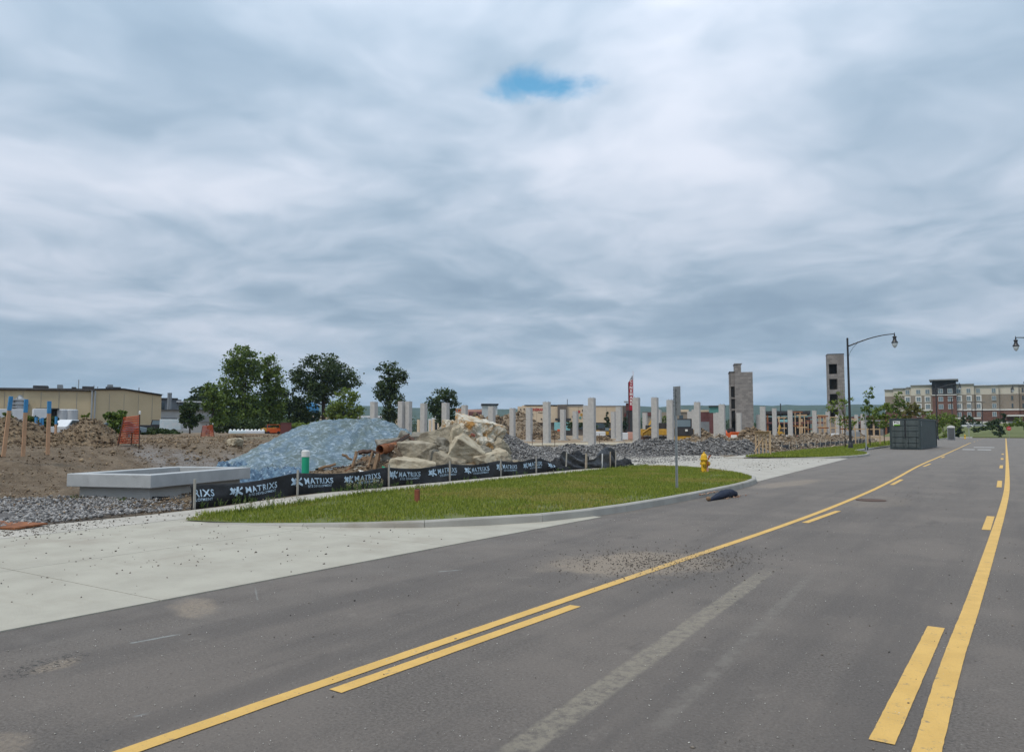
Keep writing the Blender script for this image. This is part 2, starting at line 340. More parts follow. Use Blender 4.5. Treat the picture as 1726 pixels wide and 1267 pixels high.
def tarp_material():
    b = NB('blue_tarp'); v = b.stretch(.5, .9, 2.2, .0)
    s1 = b.noise(1.1, 6, .7, None, 1.2); s2 = b.noise(5.5, 6, .78, b.stretch(.34, .34, .85, .0), 2.6); s3 = b.noise(1.5, 4, .6)
    col = b.mix(b.step(s3, .40, .60), (.130, .175, .172), (.135, .205, .262))
    col = b.mix(b.math('MULTIPLY', b.step(s2, .49, .62), .9), col, (.37, .46, .54))  # pale streaks put highlights of the wrinkles into the tarp colour
    col = b.mix(b.math('MULTIPLY', b.step(s1, .54, .66), .7), col, (.105, .155, .165))
    col = b.mix(b.math('MULTIPLY', b.step(b.noise(5, 6, .75), .66, .73), .7), col, (.045, .075, .11))
    b.bump(b.math('ADD', s2, b.noise(24, 4, .6)), .05); return b.done(col, .5, .4)
def block_material(name, a, d, mortar, bw=.4, bh=.2):
    m, N, L, p = node_mat(name); tc = N.new('ShaderNodeTexCoord'); g = N.new('ShaderNodeSeparateXYZ'); L.new(tc.outputs['Object'], g.inputs[0])
    ad = N.new('ShaderNodeMath'); L.new(g.outputs[0], ad.inputs[0]); L.new(g.outputs[1], ad.inputs[1]); cb = N.new('ShaderNodeCombineXYZ'); L.new(ad.outputs[0], cb.inputs[0]); L.new(g.outputs[2], cb.inputs[1])
    br = N.new('ShaderNodeTexBrick'); L.new(cb.outputs[0], br.inputs[0]); br.inputs['Scale'].default_value = 1; br.inputs['Brick Width'].default_value = bw; br.inputs['Row Height'].default_value = bh; br.inputs['Mortar Size'].default_value = .012
    br.inputs['Color1'].default_value = (*a, 1); br.inputs['Color2'].default_value = (*d, 1); br.inputs['Mortar'].default_value = (*mortar, 1)
    n = N.new('ShaderNodeTexNoise'); n.inputs['Scale'].default_value = .8; n.inputs['Detail'].default_value = 6; L.new(tc.outputs['Object'], n.inputs[0])
    mx = N.new('ShaderNodeMix'); mx.data_type = 'RGBA'; mx.blend_type = 'MULTIPLY'; mx.inputs[0].default_value = .45; L.new(br.outputs[0], mx.inputs[6]); L.new(n.outputs['Color'], mx.inputs[7])
    r = N.new('ShaderNodeValToRGB'); L.new(n.outputs['Fac'], r.inputs[0]); r.color_ramp.elements[0].position = .3; r.color_ramp.elements[1].position = .7; r.color_ramp.elements[0].color = (.65, .65, .65, 1); L.new(r.outputs[0], mx.inputs[7])
    L.new(mx.outputs[2], p.inputs['Base Color']); p.inputs['Roughness'].default_value = .9; return m
def glass_material(name, col=(.05, .07, .085)):
    m, N, L, p = node_mat(name); p.inputs['Base Color'].default_value = (*col, 1); p.inputs['Roughness'].default_value = .12; p.inputs['Specular IOR Level'].default_value = .6; return m

MT = dict(
    road=road_material(), apron=concrete_material('pale_concrete'), walk=concrete_material('walk_concrete', (.43, .40, .35), (.36, .335, .29), (.27, .23, .18), .55),
    kerb=concrete_material('kerb_concrete', (.37, .355, .32), (.30, .285, .255), (.22, .19, .15), .5), dirt=site_material(), paint=paint_material(),
    white_paint=M_('white_paint', (.62, .62, .60), (.45, .45, .44), 8), turf=M_('turf', (.085, .105, .022), (.125, .135, .034), 3, c=(.16, .145, .05), cscale=.9),
    blade=foliage('grass_blade', (.115, .165, .018), (.315, .345, .060), .3), blade_y=foliage('dry_grass_blade', (.20, .19, .035), (.40, .36, .10), .3), weed=foliage('weed_leaf', (.05, .10, .02), (.14, .2, .05), .2), seed=M_('seed_head', (.42, .36, .24), (.30, .26, .15), 5),
    far_ground=M_('far_ground', (.13, .15, .06), (.20, .19, .10), .08, c=(.26, .22, .15), cscale=.03),
    precast=M_('precast_concrete', (.47, .46, .44), (.39, .38, .365), 2.5, 6, .85, .004, 40, c=(.27, .26, .24), cscale=3, cl=.6, ch=.8),
    vault=M_('vault_concrete', (.43, .44, .44), (.36, .37, .37), 2.2, 6, .85, .006, 25, c=(.26, .26, .26), cscale=4.5, cl=.62, ch=.78), vault_b=M_('vault_base_concrete', (.44, .44, .43), (.40, .395, .37), 2),
    rubble=M_('broken_concrete', (.36, .315, .235), (.26, .225, .17), 2.2, 6, .95, .05, 7, c=(.155, .13, .095), cscale=2.2, cl=.5, ch=.66), rubble_l=M_('pale_broken_concrete', (.46, .41, .31), (.36, .30, .21), 3, 6, .95, .06, 7, c=(.20, .16, .11), cscale=3, cl=.55, ch=.68),
    rubble_r=M_('iron_stained_concrete', (.58, .55, .48), (.42, .36, .26), 3, 6, .95, .09, 6, c=(.36, .19, .06), cscale=2.4, cl=.5, ch=.62), rubble_g=M_('grey_broken_concrete', (.25, .23, .19), (.17, .155, .125), 3, 6, .95, .06, 8, c=(.33, .30, .24), cscale=2.5),
    brick=M_('red_brick', (.32, .12, .08), (.22, .08, .06), 9), tarp=tarp_material(), tarp_d=M_('dark_tarp', (.025, .055, .11), (.15, .25, .34), 6, 6, .5, .08, 9, c=(.40, .50, .58), cscale=9, cl=.58, ch=.68),
    gravel=M_('gravel', (.045, .044, .046), (.36, .345, .33), island=True, rough=.95), gravel_b=M_('gravel_bed', (.11, .108, .108), (.22, .21, .20), 7, 6, .95, .05, 20), brown=M_('clods', (.055, .036, .022), (.30, .22, .14), island=True, rough=.95),
    mound=M_('mound_dirt', (.15, .105, .062), (.25, .185, .12), 2.5, 6, .95, .09, 8, c=(.075, .05, .03), cscale=4, cl=.5, ch=.62), mound_g=M_('mound_smooth_dirt', (.235, .185, .13), (.18, .135, .09), 1.2, 6, .95, .06, 6),
    debris=M_('debris', (.06, .042, .03), (.48, .40, .31), island=True, rough=.95), pebble=M_('pebble', (.045, .04, .036), (.20, .17, .14), island=True, rough=.9),
    fabric=M_('black_silt_fabric', (.007, .0075, .009), (.015, .016, .019), 7, 5, .65, .012, 14, spec=.4), fabric_g=M_('grey_silt_fabric', (.035, .037, .042), (.075, .08, .088), 5, 5, .5, .02, 12, spec=.4), print=M_('printed_white', (.46, .58, .68), (.34, .45, .55), 9, rough=.7),
    wood=M_('stake_wood', (.46, .38, .29), (.34, .275, .20), 5, 5, .85), wood_o=M_('old_timber', (.26, .17, .10), (.16, .10, .06), 6, 6, .9, .02, 15), stake=M_('stake_orange_wood', (.50, .30, .18), (.42, .25, .15), 5), blue=M_('blue_marking_paint', (.07, .27, .50), (.05, .20, .40), 6),
    weathered=M_('weathered_wood', (.40, .375, .33), (.31, .29, .25), 6), rust=M_('rust', (.30, .115, .045), (.16, .06, .028), 5, 6, .85, .015, 18, c=(.09, .04, .025), cscale=5), rust_d=M_('dark_rust', (.065, .04, .032), (.12, .07, .05), 5, 6, .8, .01, 18),
    green=M_('green_pvc', (.02, .36, .20), (.018, .31, .175), 3, rough=.45), white_pl=M_('white_plastic', (.72, .72, .70), (.62, .62, .60), 4, rough=.5), yellow=M_('hydrant_yellow', (.70, .43, .025), (.62, .36, .02), 7, rough=.42, c=(.40, .22, .03), cscale=9, cl=.6, ch=.75),
    strap=M_('rust_red_strap', (.30, .075, .03), (.2, .05, .02), 7), pink=M_('pink_tag', (.60, .33, .27), (.5, .28, .22), 6), black=M_('black_metal', (.012, .012, .014), (.02, .02, .022), 5, rough=.4, spec=.5), galv=M_('galvanised_steel', (.40, .42, .43), (.32, .34, .35), 9, rough=.45, metal=.55), sign_b=M_('sign_back', (.25, .26, .265), (.19, .20, .21), 12, rough=.5, metal=.3), dark=M_('dark_opening', (.012, .012, .013), (.02, .02, .02), 3),
    navy=M_('navy_cloth', (.008, .012, .028), (.016, .023, .045), 12, 5, .8, .02, 14), redpost=M_('rust_red_post', (.26, .085, .05), (.20, .06, .035), 8), globe=M_('frosted_globe', (.62, .66, .68), (.56, .6, .62), 3, rough=.25),
    box_g=M_('container_paint', (.085, .102, .100), (.068, .083, .082), 2, 6, .6, 0, c=(.035, .045, .045), cscale=4, cl=.6, ch=.8), box_s=M_('container_rail', (.045, .062, .066), (.04, .055, .058), 3, rough=.55), signw=M_('sign_white', (.75, .76, .75), (.7, .7, .7), 4), signg=M_('sign_green', (.16, .38, .035), (.13, .32, .03), 4), ink=M_('sign_ink', (.012, .012, .012), (.02, .02, .02), 4),
    tan=M_('tan_metal_siding', (.52, .425, .275), (.47, .38, .245), .35, 5, .7, c=(.38, .31, .21), cscale=.5, cl=.58, ch=.8), roofd=M_('dark_roof_trim', (.05, .047, .047), (.075, .07, .068), 2), roofg=M_('grey_roof', (.28, .29, .30), (.22, .23, .24), .5), lgrey=M_('light_grey_siding', (.46, .48, .50), (.40, .42, .44), .4), mgrey=M_('mid_grey_siding', (.24, .26, .28), (.19, .2, .22), .4), dgrey=M_('dark_grey_siding', (.10, .105, .11), (.075, .08, .085), .6), glass=glass_material('window_glass'), glass_l=glass_material('pale_window_glass', (.16, .21, .24)),
    trail=M_('white_trailer_paint', (.66, .68, .70), (.56, .58, .60), 1), cmu=block_material('grey_block', (.290, .270, .255), (.190, .178, .170), (.15, .14, .135), .8, .4), cmu_d=M_('tower_inside', (.05, .048, .046), (.07, .068, .065), 2),
    cine=M_('cinema_tan', (.60, .49, .355), (.55, .445, .32), .3), cine_d=M_('cinema_brown', (.16, .135, .115), (.13, .11, .095), .4), crimson=M_('crimson_sign', (.36, .015, .035), (.30, .012, .03), 2), red=M_('bright_red', (.46, .03, .03), (.36, .03, .03), 3), maroon=M_('maroon_siding', (.15, .055, .050), (.11, .04, .038), 1), teal=M_('teal_panel', (.10, .27, .24), (.08, .22, .2), 1), aqua=M_('aqua_panel', (.22, .45, .46), (.18, .40, .42), 1),
    cream=M_('hotel_cream', (.56, .52, .44), (.51, .47, .40), .3), taupe=M_('hotel_taupe', (.27, .225, .18), (.235, .20, .16), .4), hbrick=block_material('hotel_brick', (.17, .075, .052), (.14, .06, .043), (.2, .15, .12), .6, .25), hdark=M_('hotel_dark_siding', (.045, .043, .045), (.035, .034, .036), 1), trim=M_('white_trim', (.66, .65, .62), (.6, .59, .56), 2),
    orange_net=M_('orange_safety_net', (.60, .12, .045), (.50, .09, .035), 10), machine_y=M_('machine_yellow', (.48, .27, .03), (.36, .20, .03), 3, rough=.5), machine_o=M_('machine_orange', (.58, .10, .02), (.48, .085, .02), 3, rough=.5), tyre=M_('black_rubber', (.016, .016, .016), (.025, .025, .025), 5), wrap=M_('pale_blue_wrap', (.52, .64, .68), (.68, .70, .72), 2), lumber=M_('raw_lumber', (.50, .36, .22), (.40, .28, .17), 2),
    bark=M_('bark', (.085, .065, .048), (.055, .042, .032), 5, 6, .95, .03, 12), leaf_a=foliage('leaf_mid', (.052, .090, .016), (.165, .230, .044)), leaf_d=foliage('leaf_dark', (.024, .044, .012), (.074, .108, .030)), leaf_y=foliage('leaf_yellow_green', (.09, .14, .02), (.20, .26, .045)), leaf_o=foliage('leaf_olive', (.10, .105, .025), (.19, .18, .05)), leaf_e=foliage('needle_dark', (.018, .036, .014), (.045, .075, .028)),
    forest=M_('forest_hill', (.030, .052, .026), (.055, .078, .038), .02, 6, .95, 6, .05))

# ------------------------------------------------------------------ ground
def fbm(x, y, s, o=0.0, n=4): return noise.fractal(Vector((x*s + o, y*s - o, o*1.7)), .9, 2.1, n)
def walkz(y): return .016 + .115*float(smooth(9.5, 13.5, y)*smooth(31.5, 27.5, y))
def terr(x, y):
    q = (-x - y)/math.sqrt(2)
    w = float(smooth(21.5, 29, -x)*smooth(-4, 7, q)*smooth(-240, -200, x)*smooth(-60, -30, y))
    return 1.13*w + walkz(y)*float(smooth(-19.5, -14.7, x))
def axis(a, segs):
    out = [a]
    for end, st in segs:
        while out[-1] + math.copysign(st, end-out[-1])*.5 < end if end > out[-1] else out[-1] - st*.5 > end: out.append(out[-1] + math.copysign(st, end-out[-1]))
    return out
def build_ground():
    n = 40; R = 3400; vs = [(R*(2*i/n-1), R*(2*j/n-1), -.45) for j in range(n+1) for i in range(n+1)]
    structure(raw('ground', vs, [(j*(n+1)+i, j*(n+1)+i+1, (j+1)*(n+1)+i+1, (j+1)*(n+1)+i) for j in range(n) for i in range(n)], MT['far_ground']))
    xs = axis(-14.42, [(-36, .16), (-60, .45), (-110, 1.2), (-260, 6)]); ys = axis(-30, [(0, 3), (34, .18), (60, .5), (130, 1.2), (300, 6)])
    V = []
    for y in ys:
        for x in xs:
            z = terr(x, y); edge = min(1, (-14.42 - x)/1.6); am = .10 if x > -60 else .16
            gz = float(smooth(1.15, .8, math.hypot((x+21.5)/10.5, (y-40)/9.5)))
            z += edge*(fbm(x, y, .28, 3.1)*am*(1-.7*gz) + fbm(x, y, 1.5, 9.2)*.07*(1-.6*gz) + max(0, fbm(x, y, .75, 5.5) - .25)*.16*(1-gz))
            V.append((x, y, z - .015))
    a, b = len(xs), len(ys)
    structure(raw('dirt_site', V, [(j*a+i, (j+1)*a+i, (j+1)*a+i+1, j*a+i+1) for j in range(b-1) for i in range(a-1)], MT['dirt'], smooth=True))
build_ground()
def gz_(x, y): return terr(x, y) - .02

# ------------------------------------------------------------------ road, markings, aprons, kerbs, verges
ROADX = -6.55
def build_road():
    road = structure(MB().add([(ROADX-.7, -25, 0), (9.5, -25, 0), (9.5, 188, 0), (-9.9, 188, 0), (-9.9, 187, 0), (-9.9, 186, 0), (-9.9, 60, 0), (ROADX-1.6, 56, 0)], [(0, 1, 2, 3, 4, 5, 6, 7)]).build('road', MT['road']))
    Lp = [G(*p) for p in ((214, 1267), (600, 1132), (1116, 955), (1338, 880), (1435, 842), (1495, 815), (1550, 783.5), (1588, 768), (1636, 746))]
    d0 = (Lp[0]-Lp[1]).normalized(); Lp = [Lp[0] + d0*8] + Lp
    Rp = [G(*p) for p in ((1562, 1267), (1605, 1111), (1645, 1005), (1694, 846), (1698.5, 815), (1697.5, 772), (1695.5, 738.5))]
    d0 = (Rp[0]-Rp[1]).normalized(); Rp = [Rp[0] + d0*9] + Rp
    def soften(P, it=2):
        for _ in range(it):
            Q = [P[0]]
            for a, b in zip(P, P[1:]): Q += [a*.75 + b*.25, a*.25 + b*.75]
            P = Q + [P[-1]]
        return P
    for P, nm in ((Lp, 'yellow_lane_line'), (Rp, 'yellow_lane_line')): MB().strip(soften(P), .118 if P is Lp else .135, .005, .001).build(nm, MT['paint'], road)
    for p, q in (((565, 1165), (970, 1021)), ((1357, 881), (1413, 861)), ((1503, 817), (1520, 808)), ((1557, 786), (1568, 781.5)), ((1587, 771.5), (1592, 769)),
                 ((1486, 1251), (1578, 1057)), ((1662, 893), (1670, 870)), ((1684, 821), (1685.3, 810)), ((1687.3, 789), (1688, 784)), ((1689, 774.5), (1689.3, 772)), ((1690, 766), (1690.2, 764.5))):
        a, b = G(*p), G(*q); MB().strip([a, a.lerp(b, .5), b], .118 if q[0] < 1600 and p[1] != 1251 else .13, .005, .001).build('yellow_lane_dash', MT['paint'], road)
    for (x0, x1, y) in ((-3.4, -2.5, 76), (-2.3, -1.3, 76), (-2.9, -1.2, 86)): MB().add([(x0, y, .005), (x1, y, .005), (x1, y+1.6, .005), (x0, y+1.6, .005)], [(0, 1, 2, 3)]).build('white_crossing_bar', MT['white_paint'], road)
    for y in range(112, 185, 14): MB().strip([(-4.15, y), (-4.15, y+3.5)], .13, .005).build('yellow_lane_dash', MT['paint'], road)
    # manhole lid in the lane
    g = G(1468, 843); MB().lathe([(.34, .004), (.34, .012), (.31, .014)], 24, (g.x, g.y, 0)).build('manhole_cover', MT['rust_d'], road)
    return road
road = build_road()

KP = [(-12.35, 8.72), (-11.4, 8.98), (-10.4, 9.34), (-9.4, 9.84), (-8.55, 10.42), (-7.8, 11.25), (-7.25, 12.25), (-6.92, 13.4), (-6.72, 14.8), (-6.60, 16.4), (-6.54, 18.2), (-6.52, 20), (-6.53, 21.8), (-6.60, 23.4), (-6.78, 24.8), (-7.15, 26.1), (-7.75, 27.3), (-8.5, 28.5), (-9.4, 29.7), (-10.4, 30.7), (-11.6, 31.5), (-13.0, 31.9)]
KP2 = [(-13.0, 45.2), (-11.8, 45.7), (-10.4, 46.5), (-9.1, 47.8), (-8.2, 49.4), (-7.75, 51.4), (-7.65, 53.6), (-7.8, 56), (-8.3, 58), (-9.0, 60), (-9.7, 62), (-9.95, 65), (-10, 75), (-10, 90), (-10, 110), (-10, 140), (-10, 170), (-10, 196), (-10.6, 200), (-12.4, 202.5)]
def kerb(P, name, hfun, top=.15, w=.15, seg=2):
    root = bpy.data.objects.new(name, None); C.objects.link(root); structure(root)
    i = 0
    while i < len(P)-1:
        j = min(i+seg, len(P)-1); m = MB(); pts = [Vector((*p, 0)) for p in P]
        vs = []; fs = []
        for k in range(i, j+1):
            t = (pts[min(k+1, len(P)-1)] - pts[max(k-1, 0)]).normalized(); nn = Vector((-t.y, t.x, 0)); h = hfun(k); p = pts[k]
            if k == i: p = p + t*.004
            if k == j: p = p - t*.004
            vs += [p + Vector((0, 0, -.05)), p + nn*.018 + Vector((0, 0, h-.025)), p + nn*.045 + Vector((0, 0, h)), p + nn*w + Vector((0, 0, h)), p + nn*w + Vector((0, 0, -.05))]
        n = j-i+1
        for k in range(n-1):
            for e in range(4): fs.append((k*5+e, (k+1)*5+e, (k+1)*5+e+1, k*5+e+1))
        fs += [(4, 3, 2, 1, 0), tuple((n-1)*5+e for e in range(5))]
        m.add(vs, fs); m.build('kerb_stone', MT['kerb'], root, smooth='auto'); i = j
    return root
def hk(k): return max(.012, .155*min(1, k/5.)*min(1, max(.08, (21-k)/5.)))
kerb(KP, 'verge_kerb', hk)
kerb(KP2, 'far_verge_kerb', lambda k: max(.02, .14*min(1, k/4.)*(1 if k < 17 else .7)), seg=1)
def inset(P, d):
    out = []
    for k in range(len(P)):
        a, b = Vector(P[max(k-1, 0)]), Vector(P[min(k+1, len(P)-1)]); t = (b-a).normalized(); out.append((P[k][0] - t.y*d, P[k][1] + t.x*d))
    return out
WALK0, WALK1 = -14.40, -13.22
G1 = inset(KP, .15) + [(-13.19, 31.2), (-13.19, 9.6), (-12.9, 8.75)]
G2 = inset(KP2, .15) + [(-13.19, 200), (-13.19, 46)]
def tri_in(poly, n, r):
    P = np.array(poly); lo, hi = P.min(0), P.max(0); out = []
    while len(out) < n:
        Q = r.uniform(lo, hi, (n*2, 2)); ins = np.zeros(len(Q), bool); j = len(P)-1
        for i in range(len(P)):
            c = ((P[i, 1] > Q[:, 1]) != (P[j, 1] > Q[:, 1])) & (Q[:, 0] < (P[j, 0]-P[i, 0])*(Q[:, 1]-P[i, 1])/(P[j, 1]-P[i, 1]+1e-9)+P[i, 0]); ins ^= c; j = i
        out += list(Q[ins])
    return np.array(out[:n])
def verge(name, poly, z, label):
    bm = bmesh.new(); f = bm.faces.new([bm.verts.new((p[0], p[1], z)) for p in poly]); bmesh.ops.triangulate(bm, faces=[f]); bmesh.ops.recalc_face_normals(bm, faces=bm.faces)
    for f in bm.faces:
        if f.normal.z < 0: f.normal_flip()
    me = bpy.data.meshes.new(name); bm.to_mesh(me); me.materials.append(MT['turf']); structure(link(name, me))
def kz(x, y):                                  # verge height falls with the kerb towards its tip
    return .135*np.clip((np.hypot(x+13.4, y-8.4)-.9)/4.5, .3, 1)
def verge_surface(name, poly, zf, step):
    P = np.array(poly); bm = bmesh.new(); vs = [bm.verts.new((p[0], p[1], 0)) for p in poly]; f = bm.faces.new(vs); bmesh.ops.triangulate(bm, faces=[f])
    for _ in range(3): bmesh.ops.subdivide_edges(bm, edges=[e for e in bm.edges if e.calc_length() > step], cuts=1, use_grid_fill=False); bmesh.ops.triangulate(bm, faces=bm.faces)
    for v in bm.verts: v.co.z = float(zf(v.co.x, v.co.y))
    bmesh.ops.recalc_face_normals(bm, faces=bm.faces)
    for f in bm.faces:
        if f.normal.z < 0: f.normal_flip()
    me = bpy.data.meshes.new(name); bm.to_mesh(me); me.materials.append(MT['turf']); return structure(link(name, me))
verge_surface('grass_verge', G1, lambda x, y: kz(x, y) - .012, 1.2)
verge_surface('far_grass_verge', G2, lambda x, y: .11, 4)
def blades(name, XY, zf, h0, h1, w, mat, label, lean=.45, parent=None):
    n = len(XY); hgt = rng.uniform(h0, h1, n)*(.7+.6*rng.random(n)); a = rng.uniform(0, 2*np.pi, n); l = rng.uniform(.05, lean, n)*hgt; b = rng.uniform(0, 2*np.pi, n)
    z = np.array([float(zf(x, y)) for x, y in XY]) if not np.isscalar(zf) else np.full(n, zf)
    p = np.c_[XY, z]; u = np.c_[np.cos(a), np.sin(a), np.zeros(n)]*(w/2); t = np.c_[np.cos(b)*l, np.sin(b)*l, hgt]; mid = t*np.array([.35, .35, .6])
    V = np.empty((n, 5, 3)); V[:, 0] = p-u; V[:, 1] = p+u; V[:, 2] = p+mid-u*.7; V[:, 3] = p+mid+u*.7; V[:, 4] = p+t
    B = np.arange(n)[:, None]*5; Fc = np.concatenate([B+[0, 1, 3], B+[0, 3, 2], B+[2, 3, 4]])
    o = raw(name, V.reshape(-1, 3), Fc, mat, parent)
    if label: tag(o, label, 'grass', kind='stuff')
    return o
r_ = np.random.default_rng(3)
XY = tri_in(G1, 85000, r_); patch = np.array([fbm(x, y, .8, 1.3, 3) for x, y in XY]); XY = XY[(patch + r_.normal(0, .2, len(XY))) > -.55]
pv = np.array([fbm(x, y, .45, 6.3, 4) for x, y in XY]) + r_.normal(0, .16, len(XY))
blades('grass', XY[pv < .12], kz, .03, .072, .018, MT['blade'], 'short green grass covering the kerbed verge beside the road')
blades('dry_grass', XY[pv >= .12], kz, .025, .06, .018, MT['blade_y'], 'yellowish patches of drier grass in the kerbed verge')
# long fringe along the walk and kerb edge
fr = np.array([(r_.normal(-13.12, .10), y) for y in r_.uniform(9.2, 31, 5200)]); blades('tall_grass', fr, kz, .05, .12, .018, MT['blade'], 'longer grass leaning over the pavement edge of the verge')
XY2 = tri_in(G2[:14] + [(-10.1, 80), (-13.19, 80), (-13.19, 46)], 24000, r_); blades('grass', XY2, .105, .07, .15, .045, MT['blade'], 'grass strip around the foot of the black street lamp')
XY3 = tri_in([(-13.1, 80), (-10.15, 80), (-10.15, 190), (-13.1, 190)], 9000, r_); blades('grass', XY3, .105, .12, .25, .09, MT['blade'], 'grass strip along the kerb beyond the metal container')

def build_pavement():
    w = bpy.data.objects.new('pavement', None); C.objects.link(w); structure(w)
    y = -9.0
    while y < 31.6:
        za, zb = walkz(y), walkz(y+1.5); MB().add([(WALK0, y+.008, -.1), (WALK1, y+.008, -.1), (WALK1, y+1.49, -.1), (WALK0, y+1.49, -.1), (WALK0, y+.008, za), (WALK1, y+.008, za), (WALK1, y+1.49, zb), (WALK0, y+1.49, zb)], [(3, 2, 1, 0), (4, 5, 6, 7), (0, 1, 5, 4), (1, 2, 6, 5), (2, 3, 7, 6), (3, 0, 4, 7)]).build('slab', MT['walk'], w, bevel=.01); y += 1.5
    y = 45.6
    while y < 196:
        s = 1.5 if y < 75 else 6; MB().bx(WALK0, WALK1, y+.012, y+s-.012, -.1, .06).build('slab', MT['walk'], w); y += s
    ap = bpy.data.objects.new('driveway_apron', None); C.objects.link(ap); structure(ap)
    def ex(y): return -7.30 + .035*y + (.0 if y < 8 else .02*(y-8))    # road edge of the apron
    cols = [-13.19, -10.15, None]
    ys = [-12, -8, -4.3, .2, 4.6, 9.0, 13.6]
    for y0, y1 in zip(ys, ys[1:]):
        for c0, c1 in zip(cols, cols[1:]):
            g = .006; e0 = (c1 or ex(y0)) - g; e1 = (c1 or ex(y1)) - g
            if not c1: e0 += g; e1 += g
            MB().prism([(c0+g, y0+g), (e0, y0+g), (e1, y1-g), (c0+g, y1-g)], -.1, .012).build('slab', MT['apron'], ap)
    MB().bx(-13.2, -7.3, -12, 13.6, -.12, -.02).build('joint_bed', MT['rust_d'], ap)
    ap2 = bpy.data.objects.new('site_entrance_apron', None); C.objects.link(ap2); structure(ap2)
    def ex2(y): return -6.9 - .045*(y-24)
    ys = [24.5, 28.5, 32.5, 36.5, 40.5, 44.5, 49]
    for y0, y1 in zip(ys, ys[1:]):
        for c0, c1 in ((-18.2, -13.8), (-13.78, -10.4), (-10.38, None)):
            if c0 < -18 and y0 < 32: continue
            MB().prism([(c0, y0+.006), (c1 or ex2(y0), y0+.006), (c1 or ex2(y1), y1-.006), (c0, y1-.006)], -.2, .010).build('slab', MT['walk'], ap2)
build_pavement()

# ------------------------------------------------------------------ loose stones, mounds
ICO = None
def ico():
    global ICO
    if ICO is None:
        bm = bmesh.new(); bmesh.ops.create_icosphere(bm, subdivisions=1, radius=1); bm.verts.ensure_lookup_table()
        ICO = (np.array([v.co[:] for v in bm.verts]), np.array([[v.index for v in f.verts] for f in bm.faces])); bm.free()
    return ICO
OCT = (np.array([(1, 0, 0), (-1, 0, 0), (0, 1, 0), (0, -1, 0), (0, 0, 1), (0, 0, -1)], float), np.array([(0, 2, 4), (2, 1, 4), (1, 3, 4), (3, 0, 4), (2, 0, 5), (1, 2, 5), (3, 1, 5), (0, 3, 5)]))
def stones(name, P, s0, s1, mat, label=None, parent=None, low=True, flat=.7, power=1.0, cat='gravel'):
    V0, F0 = OCT if low else ico(); n = len(P); k = len(V0)
    sz = s0 + (s1-s0)*rng.random(n)**(2*power); V = V0[None]*(1 + rng.uniform(-.35, .35, (n, k, 1)))*rng.uniform(.6, 1.3, (n, 1, 3))*sz[:, None, None]
    a, b = rng.uniform(0, 6.28, n), rng.uniform(-.8, .8, n); ca, sa, cb, sb = np.cos(a), np.sin(a), np.cos(b), np.sin(b)
    V[..., 2] *= flat
    y, z = V[..., 1]*cb[:, None] - V[..., 2]*sb[:, None], V[..., 1]*sb[:, None] + V[..., 2]*cb[:, None]; x = V[..., 0]
    V = np.stack([x*ca[:, None]-y*sa[:, None], x*sa[:, None]+y*ca[:, None], z], -1) + np.asarray(P)[:, None]
    o = raw(name, V.reshape(-1, 3), (np.arange(n)[:, None, None]*k + F0[None]).reshape(-1, 3), mat, parent); o['kind'] = 'stuff'
    if label: tag(o, label, cat)
    return o
def heap(name, label, cat, loc, rz, prof, wf, wb, mat, seed, rough=.12, stone=None, res=.2, freq=1.0, group=None):
    """mound: ridge profile prof [(x, height)] along local X, front width wf and back width wb; stone = (n, s0, s1, material)"""
    t = thing(name, label, cat, loc, rz, group); X = [p[0] for p in prof]; Z = [p[1] for p in prof]
    xs = np.arange(X[0], X[-1]+res*.5, res); ys = np.arange(-wf, wb+res*.5, res)
    def hz(x, y):
        h = float(np.interp(x, X, Z)); w = wf if y < 0 else wb; q = min(1, abs(y)/w); c = (1-q)**.85*(1+.35*q*(1-q))
        return h*c + rough*noise.fractal(Vector((x*freq+seed, y*freq, seed)), .8, 2.1, 4)*min(1, h)*min(1, (1-q)*4+.2)
    V = [(x, y, hz(x, y)-.06) for y in ys for x in xs]; a = len(xs)
    raw('mound', V, [(j*a+i, j*a+i+1, (j+1)*a+i+1, (j+1)*a+i) for j in range(len(ys)-1) for i in range(a-1)], mat, t, True)
    if stone:
        n, s0, s1, sm = stone; px_ = rng.uniform(X[0]-.3, X[-1]+.3, n); py_ = rng.uniform(-wf-.3, wb*.5, n)
        stones('loose_stones', [(x, y, max(hz(x, y), 0) if X[0] < x < X[-1] and -wf < y < wb else 0) for x, y in zip(px_, py_)], s0, s1, sm, None, t, low=True)
    t['hz'] = 0
    return t, hz

